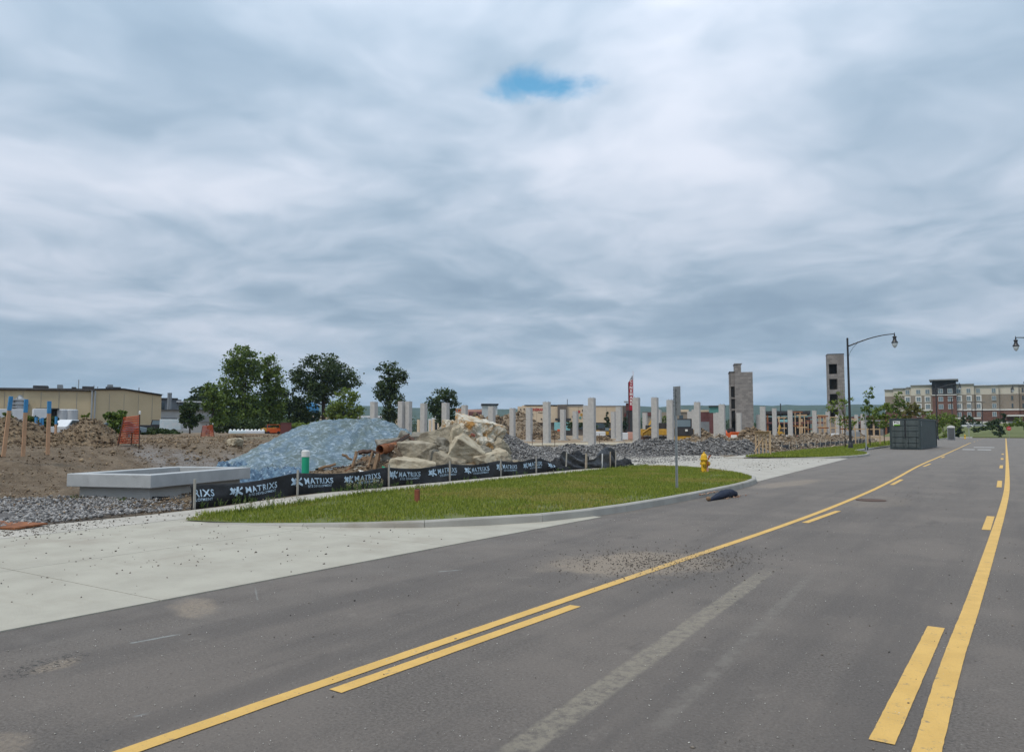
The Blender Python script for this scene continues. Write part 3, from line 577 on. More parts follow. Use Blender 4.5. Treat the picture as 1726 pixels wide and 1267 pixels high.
def pebbles():
    r = np.random.default_rng(11)
    P = [(r.uniform(-13, -7.6), r.uniform(1, 10.5), .016) for _ in range(170)] + [(r.normal(-9.5, 1.3), r.normal(6.5, 1.6), .016) for _ in range(90)]
    P += [(r.uniform(-14.3, -13.3), r.uniform(6, 31), .03) for _ in range(200)]
    g = G(0, 0, 0) if False else None
    P += [(min(-12.2, r.normal(-13.9, .55)), r.normal(5.9, 1.3), .02) for _ in range(800)]
    stones('apron_stones', P, .007, .022, MT['pebble'], 'scattered small dark stones lying on the pale driveway apron')
    g = G(1090, 948); P = [(r.normal(g.x, .55), r.normal(g.y, .6), .006) for _ in range(1500)]
    g = G(1200, 945); P += [(r.normal(g.x, .35), r.normal(g.y, .6), .006) for _ in range(500)]
    P += [(r.uniform(-6.6, 3), r.uniform(3, 26), .005) for _ in range(650)]
    g = G(1560, 838); P += [(r.normal(g.x, .5), r.normal(g.y, 1.2), .006) for _ in range(130)]
    Q = [(r.uniform(-6.6, 3), 2.2 + 14*r.random()**1.4, .004) for _ in range(5000)]; stones('road_chips', Q, .002, .0065, M_('pale_chip', (.25, .23, .2), (.6, .57, .52), island=True), 'tiny pale aggregate chips dusted over the asphalt')
    stones('road_grit', P, .004, .013, MT['pebble'], 'loose grit and sand strewn across the asphalt lane')
    P = [(r.uniform(-18, -8.5), r.uniform(32.5, 46), .012) for _ in range(500)]
    stones('entrance_stones', P, .015, .04, MT['pebble'], 'small stones scattered over the site entrance concrete')
    # crushed stone beside the pavement in front of the vault
    P = []
    while len(P) < 12500:
        x, y = r.uniform(-22.5, -14.45), r.uniform(2.6, 11.6)
        if r.random() < float(smooth(1.25, .7, math.hypot((x+17.2)/4.2, (y-6.6)/3.6) + .25*fbm(x, y, .9))): P.append((x, y, .05 + .05*fbm(x, y, .28, 3.1)))
    stones('crushed_stone', P, .014, .055, MT['gravel'], 'grey crushed stone spread beside the pavement in front of the concrete vault')
    P = []
    while len(P) < 20000:
        x, y = -14.6 - abs(r.normal(0, 10)), r.uniform(3, 30)
        if x > -42: P.append((x, y, terr(x, y) + .03*min(1, (-14.42-x)/1.6)))
    stones('dirt_pebbles', P[::3], .008, .03, MT['debris'], 'pale pebbles and chips mixed into the bare dirt')
    stones('dirt_clods', P, .010, .045, MT['brown'], 'brown clods and pebbles lying over the bare dirt')
    P = []
    while len(P) < 15000:
        x, y = r.uniform(-75, -25), r.uniform(8, 50); P.append((x, y, terr(x, y) + .04))
    stones('dirt_clods', P, .02, .11, MT['brown'], 'coarser clods scattered over the raised dirt plateau', power=1.6)
    P = [(r.uniform(-29, -14.5), r.uniform(31, 47), .03) for _ in range(5000)]; stones('entrance_gravel', P, .015, .05, MT['gravel'], 'fine grey gravel surface inside the site entrance')
pebbles()

# rusty road plate at the far left
pl = G(28, 886, .03); o = MB().box((0, 0, 0), (1.3, .62, .03)).build('steel_plate', MT['rust']); o.location = (pl.x-.2, pl.y-.12, .05); o.rotation_euler = (.02, .0, .25); tag(o, 'flat rusty steel plate lying on gravel beside the driveway', 'steel plate')

# ------------------------------------------------------------------ precast vault
def vault():
    Nn, Lc, Rc = G(254, 823, .30), G(109, 820, .30), G(422, 806, .30)
    u = (Rc-Nn); v = (Lc-Nn)
    # make the plan a true rectangle about the near corner
    u.z = v.z = 0; ul, vl = u.length, v.length; un = u.normalized(); vn = Vector((-un.y, un.x, 0)); vn = vn if vn.dot(v) > 0 else -vn
    k = .55; vn = (vn*(1-k) + v.normalized()*k).normalized()
    t = thing('concrete_vault', 'large open precast concrete vault with overhanging rim standing in the dirt', 'vault', (Nn.x, Nn.y, 0))
    def quad(a0, a1, b0, b1): return [un*a + vn*b for a, b in ((a0, b0), (a1, b0), (a1, b1), (a0, b1))]
    def ring(O, I, z0, z1):
        m = MB(); vs = []
        for Q, z in ((O, z0), (O, z1), (I, z1), (I, z0)): vs += [(p.x, p.y, z) for p in Q]
        fs = []
        for a in range(4):
            for i in range(4): j = (i+1) % 4; b = (a+1) % 4; fs.append((a*4+i, a*4+j, b*4+j, b*4+i))
        return m.add(vs, fs)
    ring(quad(0, ul, 0, vl), quad(.34, ul-.34, .34, vl-.34), .30, .62).build('rim', MT['vault'], t, bevel=.018)
    ring(quad(.2, ul-.2, .2, vl-.2), quad(.36, ul-.36, .36, vl-.36), -.3, .297).build('base_wall', MT['vault_b'], t, bevel=.012)
    Q = quad(.3, ul-.3, .3, vl-.3); MB().add([(p.x, p.y, -.05) for p in Q], [(0, 1, 2, 3)]).build('floor_slab', MT['vault'], t)
    m = MB(); p = un*.35 + vn*.05; m.box((p.x, p.y, .03), (.5, .12, .1), .3); m.build('rubber_seal', MT['black'], t)
vault()

# ------------------------------------------------------------------ silt fence with print
FX = -14.62
def silt_fence():
    y0, y1 = ONX(322, FX, 830), ONX(938, FX, 790)
    t = thing('silt_fence', 'long black silt fence printed with white lettering on wooden stakes beside the pavement', 'silt fence', (FX, y0, 0))
    sy = [ONX(p, FX+.05, 830) for p in (327, 500, 654, 757, 843, 903)]
    def top(y):
        k = [i for i in range(len(sy)-1) if sy[i] <= y <= sy[i+1]]
        sag = 0
        if k:
            q = (y-sy[k[0]])/(sy[k[0]+1]-sy[k[0]]); sag = .085*math.sin(math.pi*q)**1.2
        drop = float(smooth(sy[-1]+.3, y1, y))*.22
        return .55 - sag - drop - .06*float(smooth(0, 1, (sy[0]-y)*3))
    def surf(y, f):                                  # f 0 bottom .. 1 top
        z = walkz(y) - .03 + top(y)*f; bulge = .07*math.sin(math.pi*f)*(.5+fbm(y, 0, .9, 2)) + .05*fbm(y, f*.6, 2.2, 6)*(.3+f) + .10*(1-f)**2*(.6+fbm(y, 1, 1.3, 8))
        return Vector((bulge - .03, y - y0, z))
    ys = np.arange(y0, y1, .09); fs_ = np.linspace(0, 1, 15); V = [surf(y, f) for y in ys for f in fs_]; b = len(fs_)
    fab = raw('fabric', V, [(i*b+j, (i+1)*b+j, (i+1)*b+j+1, i*b+j+1) for i in range(len(ys)-1) for j in range(b-1)], MT['fabric'], t, True)
    md = fab.modifiers.new('thick', 'SOLIDIFY'); md.thickness = .004
    for i, y in enumerate(sy):
        l = (.015, -.02, .01, .03, -.02, .04)[i]; h = (.63, .60, .61, .60, .58, .60)[i]
        m = MB().box((0, 0, h/2-.08), (.038, .045, h+.16)); s_ = m.build('stake', MT['weathered'], t, bevel=.004); s_.location = (.075, y-y0, walkz(y)); s_.rotation_euler = (l, l*.6, 0)
    # printed logo and words; every repeat is placed along the cloth
    def stick(me, ys_, zf0, scale):
        me.materials.clear(); me.materials.append(MT['print'])
        bm = bmesh.new(); bm.from_mesh(me); bmesh.ops.triangulate(bm, faces=bm.faces)
        bmesh.ops.subdivide_edges(bm, edges=[e for e in bm.edges if e.calc_length() > .05], cuts=1); bmesh.ops.triangulate(bm, faces=bm.faces)
        for v in bm.verts:
            y = ys_ + v.co.x*scale[0]; tp = top(min(max(y, y0), y1)); f = min(.98, (zf0 - .03 + v.co.y*scale[1])/ .55); p = surf(y, f); v.co = p + Vector((.009, 0, 0))
        dead = [v for v in bm.verts if v.co.y + y0 < y0+.02 or v.co.y + y0 > y1-.15]; bmesh.ops.delete(bm, geom=dead, context='VERTS')
        bm.to_mesh(me); bm.free(); return me
    def logo():
        m = MB(); P = lambda pts: m.add([(x, y, 0) for x, y in pts], [tuple(range(len(pts)))])
        P([(0, .02), (.07, .02), (.19, .14), (.14, .18)]); P([(.02, .15), (.07, .2), (.17, .06), (.11, .0)]); P([(.15, -.03), (.20, -.04), (.27, .20), (.21, .20)])
        P([(.20, .05), (.25, .09), (.36, .02), (.34, -.03)]); P([(.24, .10), (.29, .15), (.35, .20), (.35, .14)]); return m.mesh('logo', MT['print'])
    s0 = ONX(384, FX, 830); pitch = 1.76; k = -1
    while s0 + k*pitch < y1:
        s = s0 + k*pitch
        for nm, me, dy, z0, scl in (('logo', logo(), 0, .29, (1, 1)), ('lettering', text_mesh('MATRIXS', .215, .0045, spread=.16), .42, .31, (1.0, 1)), ('lettering', text_mesh('SITE DEVELOPMENT', .088, .0012, spread=.12), .5, .215, (.98, 1))):
            if s + dy + 1.3 < y0: continue
            me = stick(me, s + dy, z0, scl)
            if len(me.polygons): link(nm, me, fab)['kind'] = 'stuff'
            else: bpy.data.meshes.remove(me)
        k += 1
    return t
silt_fence()
def torn_fence():
    ya = ONX(938, FX, 790); pts = [950, 985, 1011, 1025, 1034]; Y = [ONX(p, FX, 785) for p in pts]; Hs = [.72, .50, .50, .98, .86]
    t = thing('silt_fence', 'torn black silt fence sagging in folds between leaning stakes', 'silt fence', (FX, ya, .03))
    ys = np.arange(Y[0]-.05, Y[-1]+.25, .06); nz = 14; V = []
    cy = [Y[0]-.05, Y[0], (Y[0]+Y[1])/2, Y[1], (Y[1]+Y[2])/2, Y[2], Y[3], Y[4], Y[4]+.3]; ch = [.70, .74, .45, .30, .36, .68, .92, .80, .30]
    for y in ys:
        h = float(np.interp(y, cy, ch))
        for f in np.linspace(0, 1, nz):
            fold = .10*math.sin(9*f + 3*y) + .13*fbm(y, f, 1.7, 4) + .06*fbm(y*2, f*3, 2.5, 7); V.append((fold*.6, y-ya, walkz(y)-.02 + h*f))
    o = raw('fabric', V, [(i*nz+j, (i+1)*nz+j, (i+1)*nz+j+1, i*nz+j+1) for i in range(len(ys)-1) for j in range(nz-1)], MT['fabric_g'], t, True); o.modifiers.new('t', 'SOLIDIFY').thickness = .004
    # heaped cloth behind and beside
    def crumple(c, r, seed, n=20):
        V = []; m = 26
        for j in range(n):
            for i in range(m):
                th = j/(n-1)*math.pi/2; ph = 2*math.pi*i/m; k = 1 + .35*fbm(math.cos(ph)*2, math.sin(ph)*2 + th*2, 1.2, seed) + .12*math.sin(7*ph+3*th+seed)
                V.append((c[0]+r[0]*k*math.cos(th)*math.cos(ph), c[1]-ya+r[1]*k*math.cos(th)*math.sin(ph), c[2]+r[2]*k*math.sin(th)))
        raw('crumpled_cloth', V, [(j*m+i, j*m+(i+1) % m, (j+1)*m+(i+1) % m, (j+1)*m+i) for j in range(n-1) for i in range(m)], MT['fabric'], t, True)
    crumple((-.25, (ya+Y[0])/2+.1, 0), (.45, .95, .38), 3); crumple((-.55, (Y[0]+Y[2])/2+.2, 0), (.5, 1.3, .62), 5); crumple((-.1, Y[4]+1.3, -.02), (.38, .75, .34), 8); crumple((-.12, Y[4]+.5, -.02), (.3, .5, .2), 9)
    for y, h, l, mt in zip(Y, (.8, .66, .66, .72, .74), (-.02, .04, .0, .05, .02), ('weathered', 'wood', 'white_pl', 'wood', 'weathered')):
        s_ = MB().box((0, 0, h/2-.06), (.036, .045, h+.12)).build('stake', MT[mt], t); s_.location = (.1, y-ya, 0); s_.rotation_euler = (l, .04, 0)
    s_ = MB().box((0, 0, .33), (.036, .045, .78)).build('stake', MT['wood'], t); s_.location = (.12, Y[1]-ya-.14, 0); s_.rotation_euler = (-.06, .02, 0)
torn_fence()
def far_silt_fence():
    y0, y1 = 56.0, 108.0; x = -14.9; t = thing('silt_fence', 'low black silt fence below the brown debris berm past the site entrance', 'silt fence', (x, y0, 0))
    ys = np.arange(y0, y1, .25); V = []
    for y in ys:
        h = .50 + .16*fbm(y, 0, .5, 3)
        for f in (0, .3, .65, 1): V.append((.16*fbm(y, f, 1.1, 5)+.1*(1-f), y-y0, h*f))
    o = raw('fabric', V, [(i*4+j, (i+1)*4+j, (i+1)*4+j+1, i*4+j+1) for i in range(len(ys)-1) for j in range(3)], MT['fabric'], t, True); o.modifiers.new('t', 'SOLIDIFY').thickness = .004
    for y in np.arange(y0, y1, 2.4): MB().box((.22, y-y0, .33), (.045, .045, .8), 0, 0, .05).build('stake', MT['weathered'], t)
far_silt_fence()

# weeds along the pavement
def weed(loc, h, n, sp, label, heads=True, i=0):
    t = thing('weed', label, 'weed', loc, 0, 'weeds growing along the pavement'); m = MB(); hd = MB(); r = random.Random(i+5)
    for _ in range(n):
        a = r.uniform(0, 6.28); q = r.uniform(.2, 1)*sp; b = Vector((r.gauss(0, sp*.35), r.gauss(0, sp*.35), -.02)); hh = h*r.uniform(.55, 1.1); tip = b + Vector((math.cos(a)*q*.5, math.sin(a)*q*.5, hh)); md = b.lerp(tip, .5) + Vector((0, 0, hh*.08))
        m.tube([b, md, tip], [.005, .004, .0025], 4)
        for k in range(4):
            f = r.uniform(.1, .8); p = b.lerp(tip, f); c = r.uniform(0, 6.28); l = h*.22; d = Vector((math.cos(c), math.sin(c), .5))*l; s_ = Vector((-math.sin(c), math.cos(c), 0))*.012
            m.add([p, p+d*.5+s_, p+d, p+d*.5-s_], [(0, 1, 2, 3)])
        if heads:
            for k in range(3): p = tip.lerp(b, r.uniform(0, .3)) + Vector((r.gauss(0, .012), r.gauss(0, .012), 0)); hd.box(p, (.010, .010, .02), r.uniform(0, 3), r.uniform(0, 1))
    m.build('leaves', MT['weed'], t)['kind'] = 'stuff'
    if heads: hd.build('seed_heads', MT['seed'], t)['kind'] = 'stuff'
def weeds():
    r = random.Random(2); lab = 'thin pale seeding weed growing along the edge of the pavement'; lab2 = 'small green weed sprouting at the foot of the printed silt fence'
    k = 0
    for px in (590, 600, 612, 622, 632, 640): weed((-14.28 + r.uniform(-.1, .04), ONX(px, -14.28, 830), .10), .34, 9, .16, lab, True, k); k += 1
    for px in (402, 415, 430, 445, 460, 478, 495, 508): weed((-13.05 + r.uniform(-.08, .1), ONX(px, -13.05, 860), .03), .26, 5, .2, lab, True, k); k += 1
    for px in (600, 615, 630, 700, 930, 1060): weed((-13.1 + r.uniform(-.08, .1), ONX(px, -13.1, 840), .12), .24, 6, .2, lab, True, k); k += 1
    for px in (345, 372, 400, 418, 430, 455, 470, 540, 565, 578, 668, 690, 770, 785, 800, 870, 885, 942, 945, 960, 990, 1030): weed((-14.46 + r.uniform(-.06, .03), ONX(px, -14.45, 830), .07), r.uniform(.12, .24), 9, .16, lab2, False, k); k += 1
    for px, py in ((128, 842), (205, 846)): g = G(px, py); weed((g.x, g.y, .03), .12, 12, .2, 'low green weed in the gravel beside the concrete vault', False, k); k += 1
weeds()

# green standpipe
p = AT(516, 20.5); t = thing('standpipe', 'green plastic standpipe with a white cap standing behind the printed fence', 'pipe', (p.x, p.y, 0))
zt = H + (HY-757)/PXM(20.5); MB().lathe([(.095, -.3), (.095, zt-.16)], 20).build('pipe', MT['green'], t, 'auto'); MB().lathe([(.105, zt-.17), (.108, zt-.03), (.09, zt-.02), (.085, zt), (.03, zt+.005)], 20).build('cap', MT['white_pl'], t, 'auto')

# marker stub in the verge
g = G(703, 856); t = thing('marker_post', 'short rust red marker post standing in the grass verge', 'marker post', (g.x, g.y, float(kz(g.x, g.y))-.02), .4)
MB().box((0, 0, .14), (.10, .10, .30), 0, .03).build('post', MT['redpost'], t, bevel=.01); MB().box((0, .008, .30), (.075, .075, .02), 0, .03).build('cap', MT['rust_d'], t)

# ------------------------------------------------------------------ street sign, hydrant, sack
def sign_post():
    g = G(1141, 824, .13); t = thing('sign_post', 'grey steel sign post with a narrow sign turned edge on in the verge', 'sign post', (g.x, g.y, .1), facing(g))
    d = math.hypot(g.x, g.y); top = H + (HY-654)/PXM(d) - .1; w = .028
    m = MB(); 
    for sx in (-1, 1): m.box((sx*w, .01, top/2-.15), (.012, .05, top+.3))
    m.box((0, .03, top/2-.15), (2*w, .01, top+.3)); m.build('post', MT['galv'], t)
    h = .78; pl_ = MB().box((0, 0, 0), (.30, .006, h)).build('sign_plate', MT['sign_b'], t, bevel=.002); pl_.location = (.035, -.02, top-h/2+.02); pl_.rotation_euler = (0, 0, math.radians(-52))
    pf = MB().box((0, 0, 0), (.29, .004, h-.01)).build('sign_face', MT['signw'], t); pf.location = (.042, -.015, top-h/2+.02); pf.rotation_euler = (0, 0, math.radians(-52)); pf.parent = pl_; pf.location = (0, .0055, 0); pf.rotation_euler = (0, 0, 0)
    for z in (.28, .12, -.05, -.22): MB().lathe([(.012, 0), (.012, .014), (.006, .018)], 8, M=Euler((math.pi/2, 0, 0)).to_matrix(), c=(-.02, -.003, z)).build('bolt', MT['black'], pl_)
    for z in (.3, .22, .14, .05, -.03, -.12): MB().box((-.115, -.004, z), (.05, .003, .035)).build('sticker', MT['dark'], pl_)
sign_post()
def hydrant():
    g = G(1187, 797, .12); d = math.hypot(g.x, g.y); t = thing('fire_hydrant', 'yellow fire hydrant with a rust red strap standing in the grass', 'hydrant', (g.x, g.y, .08), facing(g)); s = 1.02
    P = lambda L: [(r*s, z*s) for r, z in L]
    MB().lathe(P([(.10, -.1), (.10, .06), (.135, .062), (.135, .10), (.105, .104), (.105, .44), (.118, .45), (.118, .50), (.11, .51)]), 24).build('barrel', MT['yellow'], t, 'auto')
    MB().lathe(P([(.152, .505), (.157, .525), (.152, .545), (.118, .555), (.11, .64), (.095, .69), (.06, .725), (.05, .74), (.03, .745)]), 24).build('bonnet', MT['yellow'], t, 'auto')
    MB().lathe(P([(.032, .735), (.030, .79), (.02, .80)]), 5).build('operating_nut', MT['yellow'], t)
    for a, r, l in ((math.radians(20), .085, .19), (math.radians(125), .062, .165), (math.radians(-95), .062, .165)):
        Mx = Euler((0, math.pi/2, a)).to_matrix(); n = MB().lathe(P([(r*.8, .08), (r*.8, l-.05), (r, l-.045), (r, l), (r*.75, l+.012)]), 16, (0, 0, .375*s), Mx).build('nozzle', MT['yellow'], t, 'auto')
        MB().lathe(P([(.022, l+.012), (.02, l+.05)]), 5, (0, 0, .375*s), Mx).build('cap_nut', MT['yellow'], n)
    for k in range(8): a = k*math.pi/4; MB().lathe([(.012, .0), (.012, .03)], 6, (.13*s*math.cos(a), .13*s*math.sin(a), .10*s)).build('bolt', MT['rust_d'], t)
    MB().tube([(.1, -.13, .20), (.125, -.12, .34), (.13, -.09, .46), (.155, -.05, .55), (.20, -.02, .66)], [.02, .026, .022, .022, .03], 6).build('strap', MT['strap'], t, True); MB().box((.2, -.02, .66), (.09, .015, .05), 0, 0, -.5).build('strap_end', MT['strap'], t)
    MB().box((.125, -.14, .17), (.075, .012, .12), .2, .1).build('tag', MT['pink'], t)
    MB().tube([(-.02, -.11, .36), (-.03, -.125, .28), (.03, -.125, .24), (.09, -.115, .31)], .006, 5).build('chain', MT['rust_d'], t)
hydrant()
def sack():
    a, b = G(1196, 839, .07), G(1241, 829, .09); c = (a+b)/2; t = thing('sack', 'dark navy stuffed sack slumped against the kerb in the gutter', 'sack', (c.x, c.y, 0), math.atan2(b.y-a.y, b.x-a.x)); L = (b-a).length/2
    n, m = 26, 20; V = []
    for i in range(n):
        q = i/(n-1); x = (2*q-1)*L; r = (math.sin(math.pi*min(1, max(0, q)))**.42)*(.07+.06*float(smooth(.1, .75, q)))+.004
        for k in range(m):
            ph = 2*math.pi*k/m; rr = r*(1+.16*fbm(x*3, ph*.8, 1.2, 2) + .07*math.sin(5*x*4+2*ph)); V.append((x + .02*fbm(ph, x, 2, 4), rr*1.15*math.cos(ph), max(0.004, r*.78 + rr*.95*math.sin(ph))))
    F_ = [(i*m+k, i*m+(k+1) % m, (i+1)*m+(k+1) % m, (i+1)*m+k) for i in range(n-1) for k in range(m)]
    raw('cloth', V, F_, MT['navy'], t, True)
    MB().lathe([(.03, 0), (.055, .03), (.05, .09), (.02, .11)], 10, (-L-.02, 0, .05), Euler((0, -1.4, 0)).to_matrix()).build('tied_neck', MT['wood_o'], t, True)
    P = [(random.gauss(L*.5, L*.5), random.gauss(-.13, .05), .012) for _ in range(40)] + [(random.uniform(-L*1.2, L*.6), random.gauss(.17, .03), .15) for _ in range(45)]
    o = stones('spilled_rubble', P, .01, .04, M_('spilled_brick', (.30, .17, .12), (.40, .30, .22), island=True), None, t)
sack()

# ------------------------------------------------------------------ tarp covered pile
def tarp_pile():
    D = 31.0; k = PXM(D); c = AT(545, D); t = thing('tarp_covered_pile', 'large earth pile under a wrinkled pale blue tarp', 'tarp', (c.x, c.y, 0), facing(c))
    top = [(372, 790), (400, 777), (430, 764), (470, 744), (500, 730), (540, 717), (580, 711.5), (615, 710), (635, 712), (655, 719), (690, 736), (704, 744), (718, 760)]
    X = [(p-545)/k for p, _ in top]; Z = [max(.03, H + (HY-y)/k) for _, y in top]
    xs = np.arange(X[0], X[-1], .055); ys = np.arange(-3.6, 3.0, .075); V = []
    def hz(x, y):
        h = float(np.interp(x, X, Z)); w = 3.3 + .25*fbm(x, 0, .8, 3) if y < 0 else 2.9; q = min(1.1, abs(y)/w); base = h*max(0, 1 - q**1.25)
        cx = (615-545)/k; ang = math.atan2(y+.0, x-cx); rad = math.hypot(y, x-cx)
        rid = (1-abs(fbm(ang*3.2, rad*.16, 1.3, 2.2, 3))*2.0)*.13 + (1-abs(fbm((x*.85+y*.5)*1.3, (y*.85-x*.5)*.28, 1.5, 7.1, 3))*2)*.075 + .02*fbm(x*2.2, y*.8, 3.0, 4.4)
        edge = float(smooth(1.0, .8, q)); return max(.0, base + rid*(.45+.55*min(1, h))*(.45+.55*edge) + .03)
    V = [(x, y, hz(x, y)) for y in ys for x in xs]; a = len(xs)
    raw('tarp', V, [(j*a+i, j*a+i+1, (j+1)*a+i+1, (j+1)*a+i) for j in range(len(ys)-1) for i in range(a-1) if abs(ys[j])/(3.3 if ys[j] < 0 else 2.9) < .99 + .12*fbm(xs[i], ys[j], 1.5, 1.0)], MT['tarp'], t, True)
    # gathered hem at the foot of the pile, with the folded spare length towards the vault
    def hem(x0, x1, yb, d, h, seed, mat):
        xs = np.arange(x0, x1, .045); ys = np.arange(-d, d, .05); V = []
        for y in ys:
            for x in xs:
                q = abs(y)/d; e = min(1, (x-x0)/.4, (x1-x)/.4); r = 1-abs(fbm(x, y, 2.4, seed, 4))*2.2; V.append((x, yb(x)+y, max(.0, h*(1-q*q)*e*(.55+.5*r) + .08*fbm(x, y, 5, seed+1)*e + .03)))
        a = len(xs); raw('crumpled_hem', V, [(j*a+i, j*a+i+1, (j+1)*a+i+1, (j+1)*a+i) for j in range(len(ys)-1) for i in range(a-1)], mat, t, True)
    hem((380-545)/k, (470-545)/k, lambda x: -2.0 + .2*math.sin(x*2), .95, .55, 3.3, MT['tarp_d'])
    hem((402-545)/k, (530-545)/k, lambda x: -4.5 + .12*math.sin(x*3), .9, .42, 5.3, MT['tarp_d'])
    hem((436-545)/k, (512-545)/k, lambda x: -3.3, .7, .45, 8.3, MT['tarp'])
    MB().tube([((560-545)/k, -3.2, .35), ((600-545)/k, -3.0, .40), ((640-545)/k, -2.8, .45)], .05, 6).build('dark_edge_rope', MT['navy'], t, True)
    # bare soil spilling out of the foot
    h, _ = heap('dirt_pile', 'bare stony soil at the foot of the blue tarp behind the fence', 'dirt pile', (0, 0, 0), 0, [(-1.9, .0), (-1.3, .3), (0, .5), (1.2, .55), (2.2, .3), (2.8, 0)], 1.3, 1.2, MT['mound'], 3.3, .12, (1500, .012, .05, MT['brown']), .12, 2.0)
    q = AT(590, 27.2); h.location = (q.x, q.y, 0); h.rotation_euler = (0, 0, facing(q))
tarp_pile()

# ------------------------------------------------------------------ rubble, debris
def chunk_mesh(w, d, h, seed, mat, rough=.10, cuts=3):
    r = random.Random(seed); bm = bmesh.new(); pts = []
    for i in (-1, 1):
        for j in (-1, 1):
            for k in (-1, 1): pts.append((i*w/2*r.uniform(.6, 1), j*d/2*r.uniform(.6, 1), k*h/2*r.uniform(.55, 1)))
    for _ in range(7):
        v = Vector((r.gauss(0, 1), r.gauss(0, 1), r.gauss(0, 1))).normalized(); pts.append((v.x*w*.56, v.y*d*.56, v.z*h*.56))
    for p in pts: bm.verts.new(p)
    res = bmesh.ops.convex_hull(bm, input=bm.verts); bmesh.ops.delete(bm, geom=list({g for g in list(res['geom_interior']) + list(res['geom_unused']) if isinstance(g, bmesh.types.BMVert)}), context='VERTS')
    bmesh.ops.dissolve_limit(bm, angle_limit=math.radians(12), verts=bm.verts, edges=bm.edges); bmesh.ops.triangulate(bm, faces=bm.faces)
    bmesh.ops.bevel(bm, geom=list(bm.edges), offset=.022, segments=1, affect='EDGES')
    bmesh.ops.triangulate(bm, faces=bm.faces)
    for _ in range(cuts):
        bmesh.ops.subdivide_edges(bm, edges=[e for e in bm.edges if e.calc_length() > .085], cuts=1); bmesh.ops.triangulate(bm, faces=bm.faces)
    for v in bm.verts:
        n = v.co.normalized(); q = v.co*2.1 + Vector((seed*3.1, 0, 0)); v.co += n*(noise.fractal(q, .9, 2.1, 4)*rough*.26 + noise.fractal(q*3.7, .9, 2.1, 3)*rough*.42)
    me = bpy.data.meshes.new('chunk'); bm.to_mesh(me); bm.free(); me.materials.append(mat); return me
def rubble():
    D = 28.5; k = PXM(D); c = AT(745, D); rz = facing(c); mx = Matrix.Translation((c.x, c.y, 0)) @ Matrix.Rotation(rz, 4, 'Z')
    def put(px, py, w, h, dep, mat, seed, lab, tilt=(0, 0, 0), rough=.10, dd=None):
        z = H + (HY-py)*(D+dep)/F; x = (px-745)*(D+dep)/F; W, Hh = w*(D+dep)/F*1.12, h*(D+dep)/F*1.15
        o = link('concrete_chunk', chunk_mesh(W, dd or max(.55, .8*W), Hh, seed, MT[mat], rough)); o.location = mx @ Vector((x, dep, z)); o.rotation_euler = (tilt[0], tilt[1], rz + tilt[2]); tag(o, lab, 'concrete chunk', 'broken concrete heaped behind the printed fence'); return o
    L1 = 'pale buff chunk of broken concrete in the rubble heap'; L2 = 'grey brown chunk of broken concrete in the rubble heap'
    put(700, 770, 74, 52, -.2, 'rubble', 11, 'largest buff concrete block low in the rubble heap with grey broken face', (.1, .12, .2), .09)
    put(742, 748, 84, 44, .8, 'rubble', 23, 'broad buff slab of broken concrete on the crest of the heap', (-.2, -.22, .1), .08)
    put(772, 742, 36, 46, .35, 'rubble_l', 31, L1, (.2, .3, .3), .06)
    put(800, 733, 78, 56, .9, 'rubble_r', 47, 'white lumpy conglomerate stained orange by rust on top of the rubble heap', (.1, .1, .4), .26)
    put(788, 762, 60, 38, -.3, 'rubble_l', 53, L1, (.25, .55, .1), .06); put(754, 783, 60, 36, -.6, 'rubble', 61, L1, (.1, .3, -.2), .08); put(824, 774, 66, 32, -.1, 'rubble_l', 71, L1, (.2, -.2, .3), .08)
    put(690, 790, 80, 36, -1.25, 'rubble_l', 83, L1, (.05, .08, .1), .08); put(728, 778, 26, 40, -.65, 'rubble_g', 97, L2, (.1, .2, .6), .09); put(664, 764, 42, 52, .1, 'rubble_g', 101, L2, (.1, -.3, .3), .12)
    put(714, 741, 38, 22, 1.1, 'rubble_g', 103, L2, (.2, .1, 0), .09); put(681, 745, 30, 32, .5, 'rubble_g', 107, L2, (.1, .5, .2), .1); put(840, 762, 34, 38, .5, 'rubble', 109, L1, (.2, .5, .5), .1)
    put(786, 789, 46, 20, -.8, 'rubble', 113, L1, (0, .1, .1), .09); put(836, 785, 50, 20, -.5, 'rubble', 117, L1, (0, -.12, .2), .09); put(656, 784, 44, 34, -.9, 'rubble_g', 127, L2, (.2, .2, .2), .1); put(815, 752, 34, 26, .2, 'rubble_r', 131, 'small rust stained conglomerate lump beneath the big white one', (.3, .1, .2), .2)
    put(770, 722, 46, 22, 1.3, 'rubble_r', 137, 'white crumbling lump on the highest point of the rubble heap', (.1, .25, .2), .2); put(865, 793, 26, 14, -.2, 'rubble_l', 139, L1, (0, .1, .4), .08); put(868, 782, 30, 14, .6, 'rubble', 149, L1, (0, .1, .9), .08)
    r = random.Random(77)
    for i in range(34):
        q = r.random(); px = 655 + 200*q; py = r.uniform(745, 797) if q < .85 else r.uniform(772, 797); put(px, py, r.uniform(14, 34), r.uniform(10, 22), (790-py)/55*1.3 - .75 + r.uniform(-.15, .3), r.choice(['rubble', 'rubble_l', 'rubble', 'rubble_g']), 300+i, 'smaller broken piece wedged between the big concrete chunks', (r.uniform(-.5, .5), r.uniform(-.6, .6), r.uniform(-1, 1)), .09)
    o = MB().box((0, 0, 0), (.16, .10, .09)).build('brick', MT['brick'], None, bevel=.008); o.location = mx @ Vector(((797-745)/k, -.05, H + (HY-733)/k)); o.rotation_euler = (.3, .5, .7); tag(o, 'single broken red brick lodged in the white conglomerate', 'brick')
